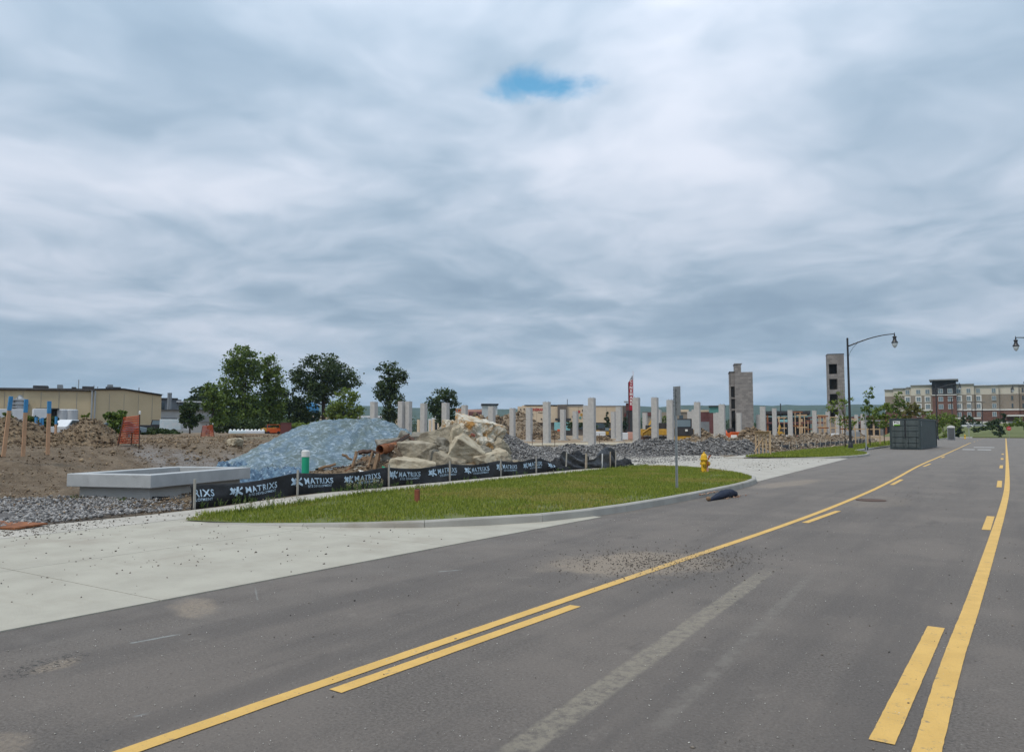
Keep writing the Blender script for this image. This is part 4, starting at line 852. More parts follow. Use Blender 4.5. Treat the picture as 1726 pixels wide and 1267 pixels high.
    h, _ = heap('dirt_pile', 'brown earth core showing between the rubble blocks', 'dirt pile', (c.x, c.y, 0), rz, [(-2.4, .1), (-1.6, .55), (-.6, .8), (.6, 1.1), (1.4, 1.15), (2.2, .6), (3.1, .05)], 1.3, 2.2, MT['mound'], 8.1, .15, (700, .02, .09, MT['brown']), .15, 1.6)
rubble()
def debris():
    D = 27.6; k = PXM(D); c = AT(650, D); rz = facing(c); mx = Matrix.Translation((c.x, c.y, 0)) @ Matrix.Rotation(rz, 4, 'Z')
    def W(px, py, dep=0): return Vector(((px-650)*(D+dep)/F, dep, H + (HY-py)*(D+dep)/F))
    def th(name, label, cat): 
        t = thing(name, label, cat); t.matrix_world = mx; return t
    t = th('rusty_pipe', 'wide rusty steel pipe lying on the debris with its open end facing out', 'pipe')
    a, b = W(641, 757, -.5), W(676, 750, .7); d = (b-a).normalized(); r0, r1 = .165, .135; m = MB(); n = 20; u = d.cross(Vector((0, 0, 1))).normalized(); w = u.cross(d); vs = []; fs = []
    for p, r in ((a, r0), (b, r0), (b, r1), (a+d*.02, r1)): vs += [p + r*(u*math.cos(2*math.pi*i/n) + w*math.sin(2*math.pi*i/n)) for i in range(n)]
    for s_ in range(4):
        for i in range(n): j = (i+1) % n; e = (s_+1) % 4; fs.append((s_*n+i, s_*n+j, e*n+j, e*n+i))
    m.add(vs, fs); m.build('pipe_wall', MT['rust'], t, 'auto'); q = a.lerp(b, .25); MB().tube([q-d*.03, q+d*.03], r0+.02, 20).build('collar', MT['rust'], t, 'auto')
    t = th('steel_beam', 'dark steel angle beam jutting up beside the blue tarp', 'steel beam'); a, b = W(655, 750, .2), W(689, 731, .9); d = (b-a); m = MB()
    m.tube([a, b], .035, 4); m.tube([a+Vector((.02, 0, -.09)), b+Vector((.02, 0, -.09))], .03, 4); m.build('flange', MT['rust_d'], t)
    mm = MB(); s_ = Vector((.0, .02, -.09)); mm.add([a, b, b+s_, a+s_], [(0, 1, 2, 3)]); mm.build('web', MT['weathered'], t)
    t = th('rusty_bracket', 'bent brown steel bracket leaning under the rusty pipe', 'bracket')
    for i, (p, q, r, mt) in enumerate((((629, 760, -.5), (622, 786, -.75), .045, 'wood_o'), ((638, 764, -.55), (632, 790, -.8), .075, 'wood_o'), ((641, 766, -.5), (639, 776, -.6), .03, 'rust'))): MB().tube([W(*p), W(*q)], r, 5).build('leg', MT[mt], t)
    MB().tube([W(626, 758, -.45), W(640, 764, -.5)], .05, 5).build('crosspiece', MT['rust_d'], t)
    parts = [('rough broken timber standing upright in the debris', (603, 760, -.4), (597, 786, -.7), .06, 'wood_o'), ('short split timber slanting left out of the debris', (580, 765, -.2), (596, 773, -.3), .045, 'wood_o'),
             ('dark beam lying across the debris beneath the tarp edge', (606, 762, .1), (627, 759, .1), .09, 'rust_d'), ('thin orange rusted bar sloping down to the fence', (581, 796, -.9), (596, 784, -.6), .022, 'rust'),
             ('flat weathered board lying along the debris foot', (604, 784, -.5), (622, 785, -.5), .03, 'weathered'), ('round brown log lying at the tarp foot', (543, 788, -.3), (570, 780, -.2), .055, 'wood_o'),
             ('rusted rod bent over the rear of the debris', (668, 748, .6), (681, 747, .8), .04, 'rust'), ('dark broken timber end behind the grey block', (690, 738, 1.2), (700, 744, 1.0), .07, 'rust_d'),
             ('squat bark covered log in the middle of the debris', (612, 776, -.2), (626, 772, -.1), .12, 'wood_o'), ('pale split board at the front of the debris', (597, 792, -.85), (606, 786, -.7), .035, 'weathered')]
    for lab, p, q, r, mt in parts:
        o = MB().tube([W(*p), W(*p).lerp(W(*q), .35) + Vector((.02, .02, .02)), W(*p).lerp(W(*q), .7) - Vector((.01, 0, .015)), W(*q)], [r, r*1.1, r*.9, r*.8], 6).build('timber' if 'timber' in lab or 'log' in lab or 'board' in lab else 'steel_bar', MT[mt]); o.matrix_world = mx; tag(o, lab, 'timber' if 'timber' in lab or 'log' in lab or 'board' in lab else 'steel bar')
    o = MB().tube([W(589, 800, -1.2), W(598, 798, -1.2), W(606, 796.5, -1.1)], [.05, .07, .03], 6).build('green_pipe_piece', MT['green']); o.matrix_world = mx; tag(o, 'short piece of green plastic pipe lying behind the fence', 'pipe')
    o = MB().tube([W(645, 785, -1), W(650, 787, -1.05), W(653, 793, -1.1)], .025, 6).build('green_hose', MT['green'], smooth=True); o.matrix_world = mx; tag(o, 'thin green hose curling over the pale rubble block', 'hose')
    me = chunk_mesh(.5, .4, .22, 205, MT['white_pl'], .2); o = link('plastic_sheet', me); o.matrix_world = mx @ Matrix.Translation(W(614, 796, -1.1)); tag(o, 'crumpled white plastic sheet behind the fence by the debris', 'plastic sheet')
    h, hz = heap('dirt_pile', 'dark stony debris mound beneath the rusty pipe', 'dirt pile', (c.x, c.y, 0), rz, [(-1.9, .05), (-1.1, .6), (-.2, .95), (.5, 1.0), (1.0, .5), (1.4, .05)], 1.1, 1.6, M_('dark_soil', (.10, .07, .045), (.17, .125, .085), 3, 6, .95, .08, 9), 5.9, .18, (900, .015, .07, MT['debris']), .14, 1.7)
debris()

# ------------------------------------------------------------------ gravel heaps and berms of the site
def berms():
    D = 46.; k = PXM(D); c = AT(850, D)
    heap('gravel_heap', 'steep heap of grey crushed stone beside the rubble', 'gravel heap', (c.x, c.y, 0), facing(c), [((p-850)/k, max(.02, H+(HY-y)/k)) for p, y in ((792, 742), (815, 728), (838, 725), (862, 733), (885, 746), (905, 755), (935, 767), (960, 771))], 2.6, 2.2, MT['gravel_b'], 2.2, .1, (6500, .022, .085, MT['gravel']), .2, 1.3)
    a, b = Vector((-27.2, 41.5, 0)), Vector((-15.2, 53.5, 0)); L = (b-a).length; rz = math.atan2(b.y-a.y, b.x-a.x)
    heap('gravel_berm', 'long low berm of grey crushed stone in front of the columns', 'gravel berm', (a.x, a.y, 0), rz, [(-3, .1), (-1, .4), (1, .55), (3, .5), (4.5, .72), (6, .78), (7.2, .62), (8.6, .95), (10.5, 1.0), (12.5, .85), (14.5, 1.05), (L, .9), (L+1.6, .1)], 1.9, 2.0, MT['gravel_b'], 6.6, .28, (11000, .025, .10, MT['gravel']), .22, 1.1)
    heap('debris_berm', 'mixed brown earth and rubble berm beside the wooden trestle', 'debris berm', (-19.3, 53.8, 0), math.radians(35), [(-2.2, .1), (-1, .9), (.5, 1.15), (2, 1.25), (3.6, 1.0), (5.5, .9), (7, .2)], 1.9, 2.0, MT['mound'], 4.4, .35, (2600, .03, .11, MT['debris']), .22, 1.1)
    prof = [(-1, .1)] + [(x, .95 + .45*fbm(x, 0, .35, 2)) for x in np.arange(1, 60, 1.5)] + [(61, .1)]
    heap('debris_berm', 'long brown berm of earth and broken timber behind the low black fence', 'debris berm', (-16.6, 54.5, 0), math.radians(90.5), prof, 2.3, 1.5, MT['mound'], 9.3, .5, (9000, .03, .14, MT['debris']), .3, 1.0)
berms()
def mounds():
    def hp(px, D, pts, wf, wb, lab, seed, mat='mound', stone=(900, .03, .09, 'brown'), rough=.15, res=.2, z=None, freq=1.2):
        k = PXM(D); c = AT(px, D); zb = terr(c.x, c.y)-.05 if z is None else z
        heap('dirt_pile', lab, 'dirt pile', (c.x, c.y, zb), facing(c), [((p-px)/k, max(.02, H+(HY-y)/k-zb)) for p, y in pts], wf, wb, MT[mat], seed, rough, (*stone[:3], MT[stone[3]]) if stone else None, res, freq)
    hp(145, 34, [(84, 747), (100, 735), (118, 722), (135, 711), (150, 707), (163, 709), (178, 722), (192, 735), (206, 745)], 1.6, 1.8, 'brown dirt pile with rounded top near the orange mesh', 1.1, stone=(1400, .02, .07, 'brown'))
    hp(15, 34.5, [(-70, 735), (-40, 716), (-10, 708), (15, 706), (35, 709), (52, 716), (66, 728), (80, 738), (95, 745)], 1.6, 1.8, 'brown dirt pile behind the blue tipped stakes', 2.1, stone=(1500, .02, .07, 'brown'))
    hp(70, 36.0, [(40, 742), (60, 733), (85, 731), (105, 738), (120, 745)], 1.5, 1.5, 'low saddle of dirt between the two stake side piles', 2.7, stone=(600, .02, .06, 'brown'))
    hp(860, 142, [(795, 738), (815, 728), (832, 712), (848, 700), (860, 695), (872, 694), (888, 697), (905, 711), (918, 724), (930, 736), (940, 742)], 7, 7, 'tall smooth brown earth heap in front of the cinema', 3.1, 'mound_g', (900, .12, .35, 'brown'), .5, .6, None, .4)
    hp(795, 138, [(745, 742), (762, 720), (785, 707), (805, 701), (828, 700), (845, 708), (858, 722), (872, 738)], 6, 6, 'dark cloddy earth heap beside the tall smooth one', 4.1, 'mound', (2500, .15, .45, 'brown'), .7, .5, None, .5)
    hp(900, 132, [(868, 742), (880, 729), (895, 724), (912, 727), (930, 728), (945, 730), (955, 740)], 4, 5, 'cloddy lower earth heap at the foot of the tall one', 5.1, 'mound', (2000, .12, .38, 'brown'), .6, .5, None, .5)
    hp(1020, 118, [(990, 744), (1003, 737), (1015, 733), (1026, 738), (1034, 744)], 3, 3, 'small dirt mound among the columns near the cinema', 6.1, 'mound', (400, .08, .25, 'brown'), .3, .4)
    hp(1175, 118, [(1150, 745), (1160, 733), (1172, 724), (1185, 722), (1195, 731), (1204, 744)], 4, 4, 'brown dirt mound among the columns near the orange excavator', 7.1, 'mound', (800, .08, .3, 'brown'), .5, .4)
    hp(1262, 105, [(1240, 746), (1248, 730), (1258, 723), (1270, 722), (1282, 728), (1292, 744)], 4, 4, 'brown dirt mound in front of the wide block tower', 8.1, 'mound', (800, .08, .3, 'brown'), .5, .4)
    hp(1380, 125, [(1310, 742), (1330, 734), (1350, 733), (1375, 729), (1400, 731), (1430, 730), (1460, 738)], 4, 4, 'low sandy spoil heap among the far columns', 9.1, 'mound_g', (1000, .08, .3, 'debris'), .5, .4)
mounds()
def strays():
    g = G(397, 758, 1.05); o = link('limestone_block', chunk_mesh(.75, .6, .42, 77, MT['rubble_l'], .1)); q = AT(397, 36); o.location = (q.x, q.y, terr(q.x, q.y)+.12); tag(o, 'pale limestone block alone on the bare dirt', 'stone')
    q = AT(398, 47); o = link('earth_clump', chunk_mesh(.9, .6, .4, 78, MT['mound'], .15)); o.location = (q.x, q.y, terr(q.x, q.y)+.12); tag(o, 'dark earth clump beyond the pale limestone block', 'clump')
    q = AT(440, 50); t = MB().box((0, 0, 0), (2.6, .5, .16)).build('concrete_beam', MT['rubble_l']); t.location = (q.x, q.y, terr(q.x, q.y)+.1); t.rotation_euler = (0, 0, facing(q)+.1); tag(t, 'long flat pale concrete beam lying on dirt beyond the tarp', 'beam')
    # upper earth step and gravel track on the plateau
strays()

# ------------------------------------------------------------------ survey stakes and safety mesh
def stakes():
    for i, (px, y0, y1, D, lean, lab) in enumerate(((9, 677, 748, 28, .07, 'blue tipped survey post leaning right, at the open end of the stake row'), (41, 681, 748, 28, .01, 'blue tipped survey post in the middle of the stake row'), (82, 683, 746, 28, -.01, 'blue tipped survey post nearest the orange mesh in the stake row'))):
        k = PXM(D); c = AT(px, D); zb = H+(HY-y1)/k; ht = (y1-y0)/k; t = thing('survey_post', lab, 'post', (c.x, c.y, zb), facing(c)+.2, 'blue tipped posts in the dirt')
        t.rotation_euler = (0, lean, facing(c)+.2); MB().box((0, 0, ht*.36-.15), (.10, .10, ht*.72+.3)).build('shaft', MT['stake'], t, bevel=.006); MB().box((0, 0, ht*.86), (.104, .104, ht*.28)).build('painted_tip', MT['blue'], t, bevel=.006)
    for px, y0 in ((60, 706), (68, 708), (71, 707), (94, 705)):
        D = 62; k = PXM(D); c = AT(px, D); zb = terr(c.x, c.y); ht = H+(HY-y0)/k-zb; t = thing('survey_post', 'short blue tipped survey post standing beyond the dirt piles', 'post', (c.x, c.y, zb), .3, 'short blue tipped posts beyond the piles')
        MB().box((0, 0, ht*.3), (.12, .12, ht*.7)).build('shaft', MT['stake'], t); MB().box((0, 0, ht*.82), (.125, .125, ht*.36)).build('painted_tip', MT['blue'], t)
stakes()
def mesh_fence(px0, px1, y0, y1, D, lab, lean=.0):
    k = PXM(D); c = AT((px0+px1)/2, D); W = (px1-px0)/k; zb = H+(HY-y1)/k; h = (y1-y0)/k; t = thing('safety_mesh', lab, 'safety mesh', (c.x, c.y, zb), facing(c)); n = 15
    def P(u, v): return Vector(((u-.5)*W*(1-.25*v) + (.1*v*W if lean else 0), .22*math.sin(math.pi*u) - .1*v, v*h*(.92+.08*u)))
    m = MB()
    for i in range(n+1): m.tube([P(i/n, j/6) for j in range(7)], .012, 3)
    for j in range(12): m.tube([P(i/6, j/11) for i in range(7)], .016, 3)
    m.build('orange_net', MT['orange_net'], t)
    net = MB(); 
    for u, hh in ((0, .95), (1, 1.08), (.62, .4)): net = MB().tube([P(u, 0)-Vector((0, 0, .2)), P(u, hh)], .022, 5); net.build('post', MT['rust_d'], t)
    MB().box(P(.42, .36) + Vector((0, .03, 0)), (.14, .05, .26)).build('meter_box', MT['sign_b'], t); MB().lathe([(.03, 0), (.035, .1), (.01, .13)], 8, P(1, 1.05)).build('post_cap', MT['white_pl'], t)
mesh_fence(203, 232, 703, 744, 32, 'orange safety mesh wrapped round posts on the dirt', 1)
mesh_fence(340, 360, 717, 734, 62, 'orange safety mesh by the small tree below the grey building', 0)

# ------------------------------------------------------------------ precast columns
def columns():
    TOP = 5.0
    def col(px, ty, w, mat, lab, grp, foot=True, top=TOP, rot=.0):
        D = (top-H)*F/(HY-ty); c = AT(px, D); zb = terr(c.x, c.y); ww = w*D/F; t = thing('concrete_column', lab, 'column', (c.x, c.y, zb), math.radians(6)+rot, grp)
        s_ = MB().prism([(-ww/2+.03, -ww/2), (ww/2-.03, -ww/2), (ww/2, -ww/2+.03), (ww/2, ww/2-.03), (ww/2-.03, ww/2), (-ww/2+.03, ww/2), (-ww/2, ww/2-.03), (-ww/2, -ww/2+.03)], -.3, top-zb).build('shaft', MT[mat], t)
        s_.rotation_euler = (random.uniform(-.004, .004), random.uniform(-.004, .004), 0)
        if foot: MB().box((0, 0, .06), (ww*1.7, ww*1.7, .16)).build('footing', MT['precast'], t)
        if foot:
            for q in (-.2, .2): MB().tube([(q*ww, q*ww, top-zb-.05), (q*ww, q*ww, top-zb+.10)], .018, 4).build('rebar_stub', MT['rust_d'], t)
    A = 'pale square precast concrete column standing alone on the building site'; GA = 'precast columns of the new building'
    special = {998: 'tallest precast concrete column overlapping a second one before the cinema', 989: 'precast column tucked close behind the tallest one before the cinema', 1104: 'tall precast column with another close behind its edge beyond the sign post', 1073: 'tall precast column hiding the foot of the crimson cinema sign', 922: 'wide tall precast column standing before the cinema wall lettering'}
    for px, ty, w in ((630, 678, 9.5), (676, 677, 9), (688, 677, 9.5), (714, 680, 9), (751, 679, 10), (783, 683, 8.5), (829, 685, 9.5), (864, 688, 8), (892, 687, 9), (922, 677.5, 10.5), (949, 690, 7.8), (970, 693, 7.5), (989, 684, 10), (998, 671, 10.5), (1034, 694, 6.8), (1043.5, 686, 9), (1073, 671, 10.5), (1087.5, 696, 6.8), (1104, 671, 10), (1110.5, 691, 8), (1130, 675, 10), (1163.5, 694, 7.5), (1169.5, 691, 5), (1175.6, 679, 9), (1206, 697, 5.5), (1210.5, 696, 6), (1217.7, 683, 9), (1236, 702, 5), (1246, 697, 7), (1256, 710, 3.5), (1279, 700, 7), (1286.5, 687, 8), (1306, 690, 6.5), (1332.5, 693, 6.8), (1373.5, 694, 6.2), (1395.5, 696, 5.5), (1412, 701, 5.5), (1421, 701, 5), (1444, 701, 5), (1454, 700, 4.5), (1458.5, 700, 4)):
        col(px, ty, w, 'precast', special.get(round(px), A), None if round(px) in special else GA, w > 6)
    B = 'small cream concrete column in the far rows near the big trees'
    for px, ty in ((528.5, 702), (541, 702), (548, 703), (552, 703), (568.5, 704), (574, 705), (637, 708), (649, 706), (654, 706.5), (668, 706), (672, 707), (705, 707), (708, 709), (725, 708), (731, 706), (739.5, 707)): col(px, ty, 3.6, 'cine', B, 'far cream columns', False, rot=.3)
    # loose form ties / post tops along the slab edge
    for i, px in enumerate((897, 914, 935, 1010, 1092, 1097, 1101)):
        c = AT(px, 76+i); o = MB().tube([(0, 0, -.2), (0, 0, 1.3)], .03, 5).build('rebar_bar', MT['rust_d']); o.location = (c.x, c.y, 0); tag(o, 'thin upright reinforcing bar standing at the edge of the slab', 'rebar', 'upright bars at the slab edge')
    # slab edge at the foot of the front row
    a, b = AT(905, 80), AT(1210, 100); u = b-a; o = MB().box((0, 0, .02), (math.hypot(u.x, u.y)+8, 9, .22)).build('foundation_slab', MT['rubble_l']); m_ = (a+b)/2; o.location = (m_.x-2, m_.y+3, 0); o.rotation_euler = (0, 0, math.atan2(u.y, u.x)); tag(o, 'pale sandy foundation slab under the front row of columns', 'slab')
columns()

# ------------------------------------------------------------------ block towers


def towers():
    D = 175; k = PXM(D); c = AT(1252, D); t = thing('block_tower', 'wide grey block stair tower with stepped top', 'tower', (c.x, c.y, 0), facing(c) + .06)
    Z = lambda y: H + (HY-y)/k
    m = MB(); W = 34/k; hw = W/2
    # walls as plain blocks; the left return carries the openings
    m.bx(-hw+.8, hw, 0, .35, -.4, Z(631)); m.build('front_wall', MT['cmu'], t)
    MB().bx(hw-.35, hw-.003, .353, 6, -.4, Z(631)-.02).build('side_wall', MT['cmu'], t); MB().bx(-hw, hw, 6.003, 6.35, -.4, Z(631)-.03).build('rear_wall', MT['cmu'], t)
    MB().bx(-hw+.9, hw-2.4, -.004, 5.5, Z(631)+.003, Z(618)).build('head_house', MT['cmu'], t)
    MB().bx(-hw+.8, -hw+1.15, .356, 6, -.4, Z(631)-.025).build('spine_wall', MT['cmu_d'], t)
    zs = [0, Z(712), Z(693), Z(690), Z(674), Z(671.5), Z(654), Z(631)]
    for i in range(0, 7, 2): MB().bx(-hw-.2, -hw+.79, .6, .95, zs[i], zs[i+1] if i else 1.2).build('lintel_band', MT['cmu'], t)
    MB().bx(-hw-.2, -hw+.0, .6, 5.8, -.3, Z(631)-.04).build('left_wall', MT['cmu'], t)
    MB().bx(-hw-.3, -hw+.85, .55, 5.9, Z(631)-.03, Z(629.5)).build('coping', MT['cmu_d'], t)
    for i, y in enumerate((662, 682, 702)): MB().bx(-hw+.05, -hw+.75, .8, 1.0, Z(y+8), Z(y-8)).build('opening', MT['dark'], t)
    MB().bx(-hw+.75, hw-2.2, -.15, 5.6, Z(618)+.003, Z(616.8)).build('roof_cap', MT['roofg'], t)
    D = 185; k = PXM(D); c = AT(1412, D); t = thing('block_tower', 'slim grey block tower with a column of open bays behind the young tree', 'tower', (c.x, c.y, 0), facing(c) + .08); Z = lambda y: H + (HY-y)/k; hw = 12/k
    MB().bx(.25, hw, 0, 4, -.4, Z(607)).build('solid_wall', MT['cmu'], t); MB().bx(-hw, -hw+.28, 0, 4, -.4, Z(607)).build('left_wall', MT['cmu'], t); MB().bx(-hw, hw, 4.003, 4.3, -.4, Z(607)-.03).build('rear_wall', MT['cmu'], t)
    ys = [(607, 622), (637.5, 645), (661.5, 668.5), (685, 692), (707, 730)]
    for a, b in ys: MB().bx(-hw+.283, .247, .0, .35, Z(b), Z(a)).build('floor_band', MT['cmu'], t)
    for a, b in zip([y[1] for y in ys], [y[0] for y in ys[1:]]): MB().bx(-hw+.285, .245, 2.6, 2.75, Z(b), Z(a)).build('opening_back', MT['cmu_d'], t)
    MB().bx(-hw-.05, hw+.05, -.05, 4.35, Z(607)+.002, Z(606)).build('coping', MT['cmu_d'], t)
towers()

# ------------------------------------------------------------------ street lamps
def make_lamp(lab, grp=None, h=9.1):
    t = thing('street_lamp', lab, 'street lamp', group=grp)
    MB().lathe([(.24, -.15), (.24, .12), (.19, .16), (.17, .5), (.13, .56), (.12, .62)], 16).build('base', MT['black'], t, 'auto'); MB().lathe([(.105, .6), (.075, h), (.085, h+.01), (.085, h+.06), (.04, h+.10)], 14).build('pole', MT['black'], t, 'auto')
    pts = []
    for i in range(15):
        q = i/14; pts.append((3.5*q, 0, h-.62 + .82*math.sin(q*math.pi/2*1.02) + .05*q))
    a = MB().tube(pts, [.055-.02*i/14 for i in range(15)], 8).build('arm', MT['black'], t, True)
    MB().tube([(.08, 0, h-1.4), (.18, 0, h-1.1), (.42, 0, h-.72), (.75, 0, h-.36), (1.05, 0, h-.21)], .016, 5).build('scroll', MT['black'], a, True)
    for x in (.45, .75, 1.1, 1.5, 1.9): MB().tube([(x, 0, h-.62+.82*math.sin(x/3.5*math.pi/2)+.03), (x+.02, 0, h-.62+.82*math.sin(x/3.5*math.pi/2)+.09)], .03, 6).build('collar', MT['black'], a)
    X = 3.5; zt = h+.22; hd = MB().lathe([(.02, zt+.16), (.03, zt+.06), (.05, zt), (.05, zt-.14), (.15, zt-.17), (.17, zt-.22), (.12, zt-.30), (.14, zt-.45), (.2, zt-.58), (.26, zt-.66), (.26, zt-.70)][::-1], 18, (X, 0, 0)).build('lantern', MT['black'], t, 'auto')
    MB().lathe([(.03, zt-1.10), (.10, zt-1.04), (.17, zt-.92), (.215, zt-.78), (.215, zt-.705)], 18, (X, 0, 0)).build('globe', MT['globe'], hd, True)
    return t
l1 = make_lamp('tall black street lamp with curved arm standing in the kerbed grass before the container'); g = G(1434, 757, .1); l1.location = (g.x, g.y, .08)
d1 = math.hypot(g.x, g.y); l1.rotation_euler = (0, 0, math.radians(10))
l2 = copy_tree(l1); l2['label'] = 'black street lamp standing just beyond the metal container'; q = AT(1580, 148); l2.location = (q.x, q.y, .08); l2.rotation_euler = (0, 0, .1)
l3 = copy_tree(l1); l3['label'] = 'black street lamp leaning its lantern over the road from the opposite kerb'; q = AT(1719, 76); l3.location = (q.x+3.45, q.y+.6, .0); l3.rotation_euler = (0, 0, math.pi+.17)
l4 = copy_tree(l1); l4['label'] = 'distant black street lamp in front of the hotel end wing'; q = AT(1711, 160); l4.location = (q.x+3.4, q.y, .0); l4.rotation_euler = (0, 0, math.pi+.1)

# ------------------------------------------------------------------ shipping container
def container():
    a = G(1500.5, 757); x0 = a.x; y0 = a.y; W, Hh, L = 2.44, 2.55, 12.2; t = thing('shipping_container', 'dark grey green shipping container parked by the kerb', 'container', (x0, y0, 0), math.radians(-1.5))
    z0 = .12
    for x in (0, W-.12):
        for y in (.0, L-.12): MB().bx(x, x+.12, y, y+.12, z0-.1, z0+Hh).build('corner_post', MT['box_s'], t)
    for z in (z0-.08, z0+Hh-.12):
        for x in (.0, W-.1): MB().bx(x+.006, x+.094, .123, L-.123, z, z+.12).build('side_rail', MT['box_s'], t)
        for y in (.004, L-.10): MB().bx(.123, W-.123, y, y+.09, z, z+.12).build('end_rail', MT['box_s'], t)
    for s_ in (0, 1):
        x = .126 if s_ == 0 else W/2+.003; d = MB().bx(x, x+W/2-.13, .035, .075, z0+.045, z0+Hh-.125).build('door', MT['box_g'], t); xc = x + W/4-.065
        for za, zb_ in ((.07, .36), (.44, .86), (.95, 1.36), (1.46, 1.84), (1.94, 2.38)): MB().bx(x+.06, x+W/2-.19, -.012, .034, z0+za, z0+zb_).build('door_rib', MT['box_g'], d, bevel=.02)
        for bx_ in ((x+.28, x+W/2-.32) if s_ == 0 else (x+.22, x+W/2-.38)):
            b = MB().tube([(bx_, -.032, z0+.05), (bx_, -.032, z0+Hh-.1)], .014, 8).build('locking_bar', MT['box_s'], d, True); MB().box((bx_+.09, -.045, z0+.92), (.22, .02, .035)).build('handle', MT['black'], b)
    MB().bx(W/2-.05, W/2+.05, .01, .034, z0+.9, z0+Hh-.15).build('lock_box', MT['black'], t)
    # corrugated long walls
    for x, s_ in ((W-.045, 1), (.045, -1)):
        n = int(L/.28); V = []; ys = []
        y = .13
        while y < L-.2: ys += [(y, 0), (y+.07, 0), (y+.11, -.035), (y+.21, -.035), (y+.25, 0)]; y += .28
        for yy, o in ys: V += [(x+o*s_, yy, z0+.03), (x+o*s_, yy, z0+Hh-.11)]
        raw('corrugated_wall', V, [(2*i, 2*i+2, 2*i+3, 2*i+1) for i in range(len(ys)-1)], MT['box_g'], t)
    MB().bx(.09, W-.09, .1, L-.1, z0+Hh-.03, z0+Hh-.012).build('roof', MT['box_g'], t); MB().bx(.09, W-.09, .1, L-.1, z0-.03, z0+.03).build('floor', MT['box_s'], t); MB().bx(.123, W-.123, L-.08, L-.04, z0+.04, z0+Hh-.12).build('end_wall', MT['box_g'], t)
    sg = MB().bx(.30, .84, -0.0650, -0.0520, z0+1.95-.02, z0+2.33).build('company_sign', MT['signw'], t); MB().bx(.36, .838, -0.0690, -0.0655, z0+1.932, z0+2.05).build('green_strip', MT['signg'], sg)
    m = MB(); m.vprism([(.34, z0+2.29), (.47, z0+2.29), (.47, z0+2.14), (.42, z0+2.14)], -0.0700, -0.0660); m.build('mark', MT['ink'], sg); m = MB(); m.vprism([(.49, z0+2.29), (.55, z0+2.24), (.52, z0+2.18), (.49, z0+2.2)], -0.0700, -0.0660); m.build('mark', MT['ink'], sg)
    m = MB(); m.vprism([(.58, z0+2.29), (.62, z0+2.29), (.62, z0+2.23), (.71, z0+2.13), (.63, z0+2.15), (.58, z0+2.12)], -0.0700, -0.0660); m.build('mark', MT['ink'], sg); MB().vprism([(.68, z0+2.29), (.77, z0+2.29), (.70, z0+2.22)], -.070, -.066).build('mark', MT['ink'], sg); MB().vprism([(.71, z0+2.17), (.79, z0+2.16), (.77, z0+2.10), (.71, z0+2.11)], -.070, -.066).build('mark', MT['ink'], sg)
    for i, z in enumerate((2.2, 2.05, 1.9)): MB().bx(W-.001+.004, W+.008, .22, .34, z0+z, z0+z+.09).build('stencil', MT['signw'], t)
    for x in (.3, W-.5):
        for y in (.3, 3, 6, 9, L-.5): MB().bx(x, x+.3, y-.4, y-.1, 0, z0-.083).build('timber_block', MT['tyre'], t)
    MB().bx(-.055, .001, 4, 4.3, z0+.5, z0+1.6).build('side_vent', MT['black'], t)
container()
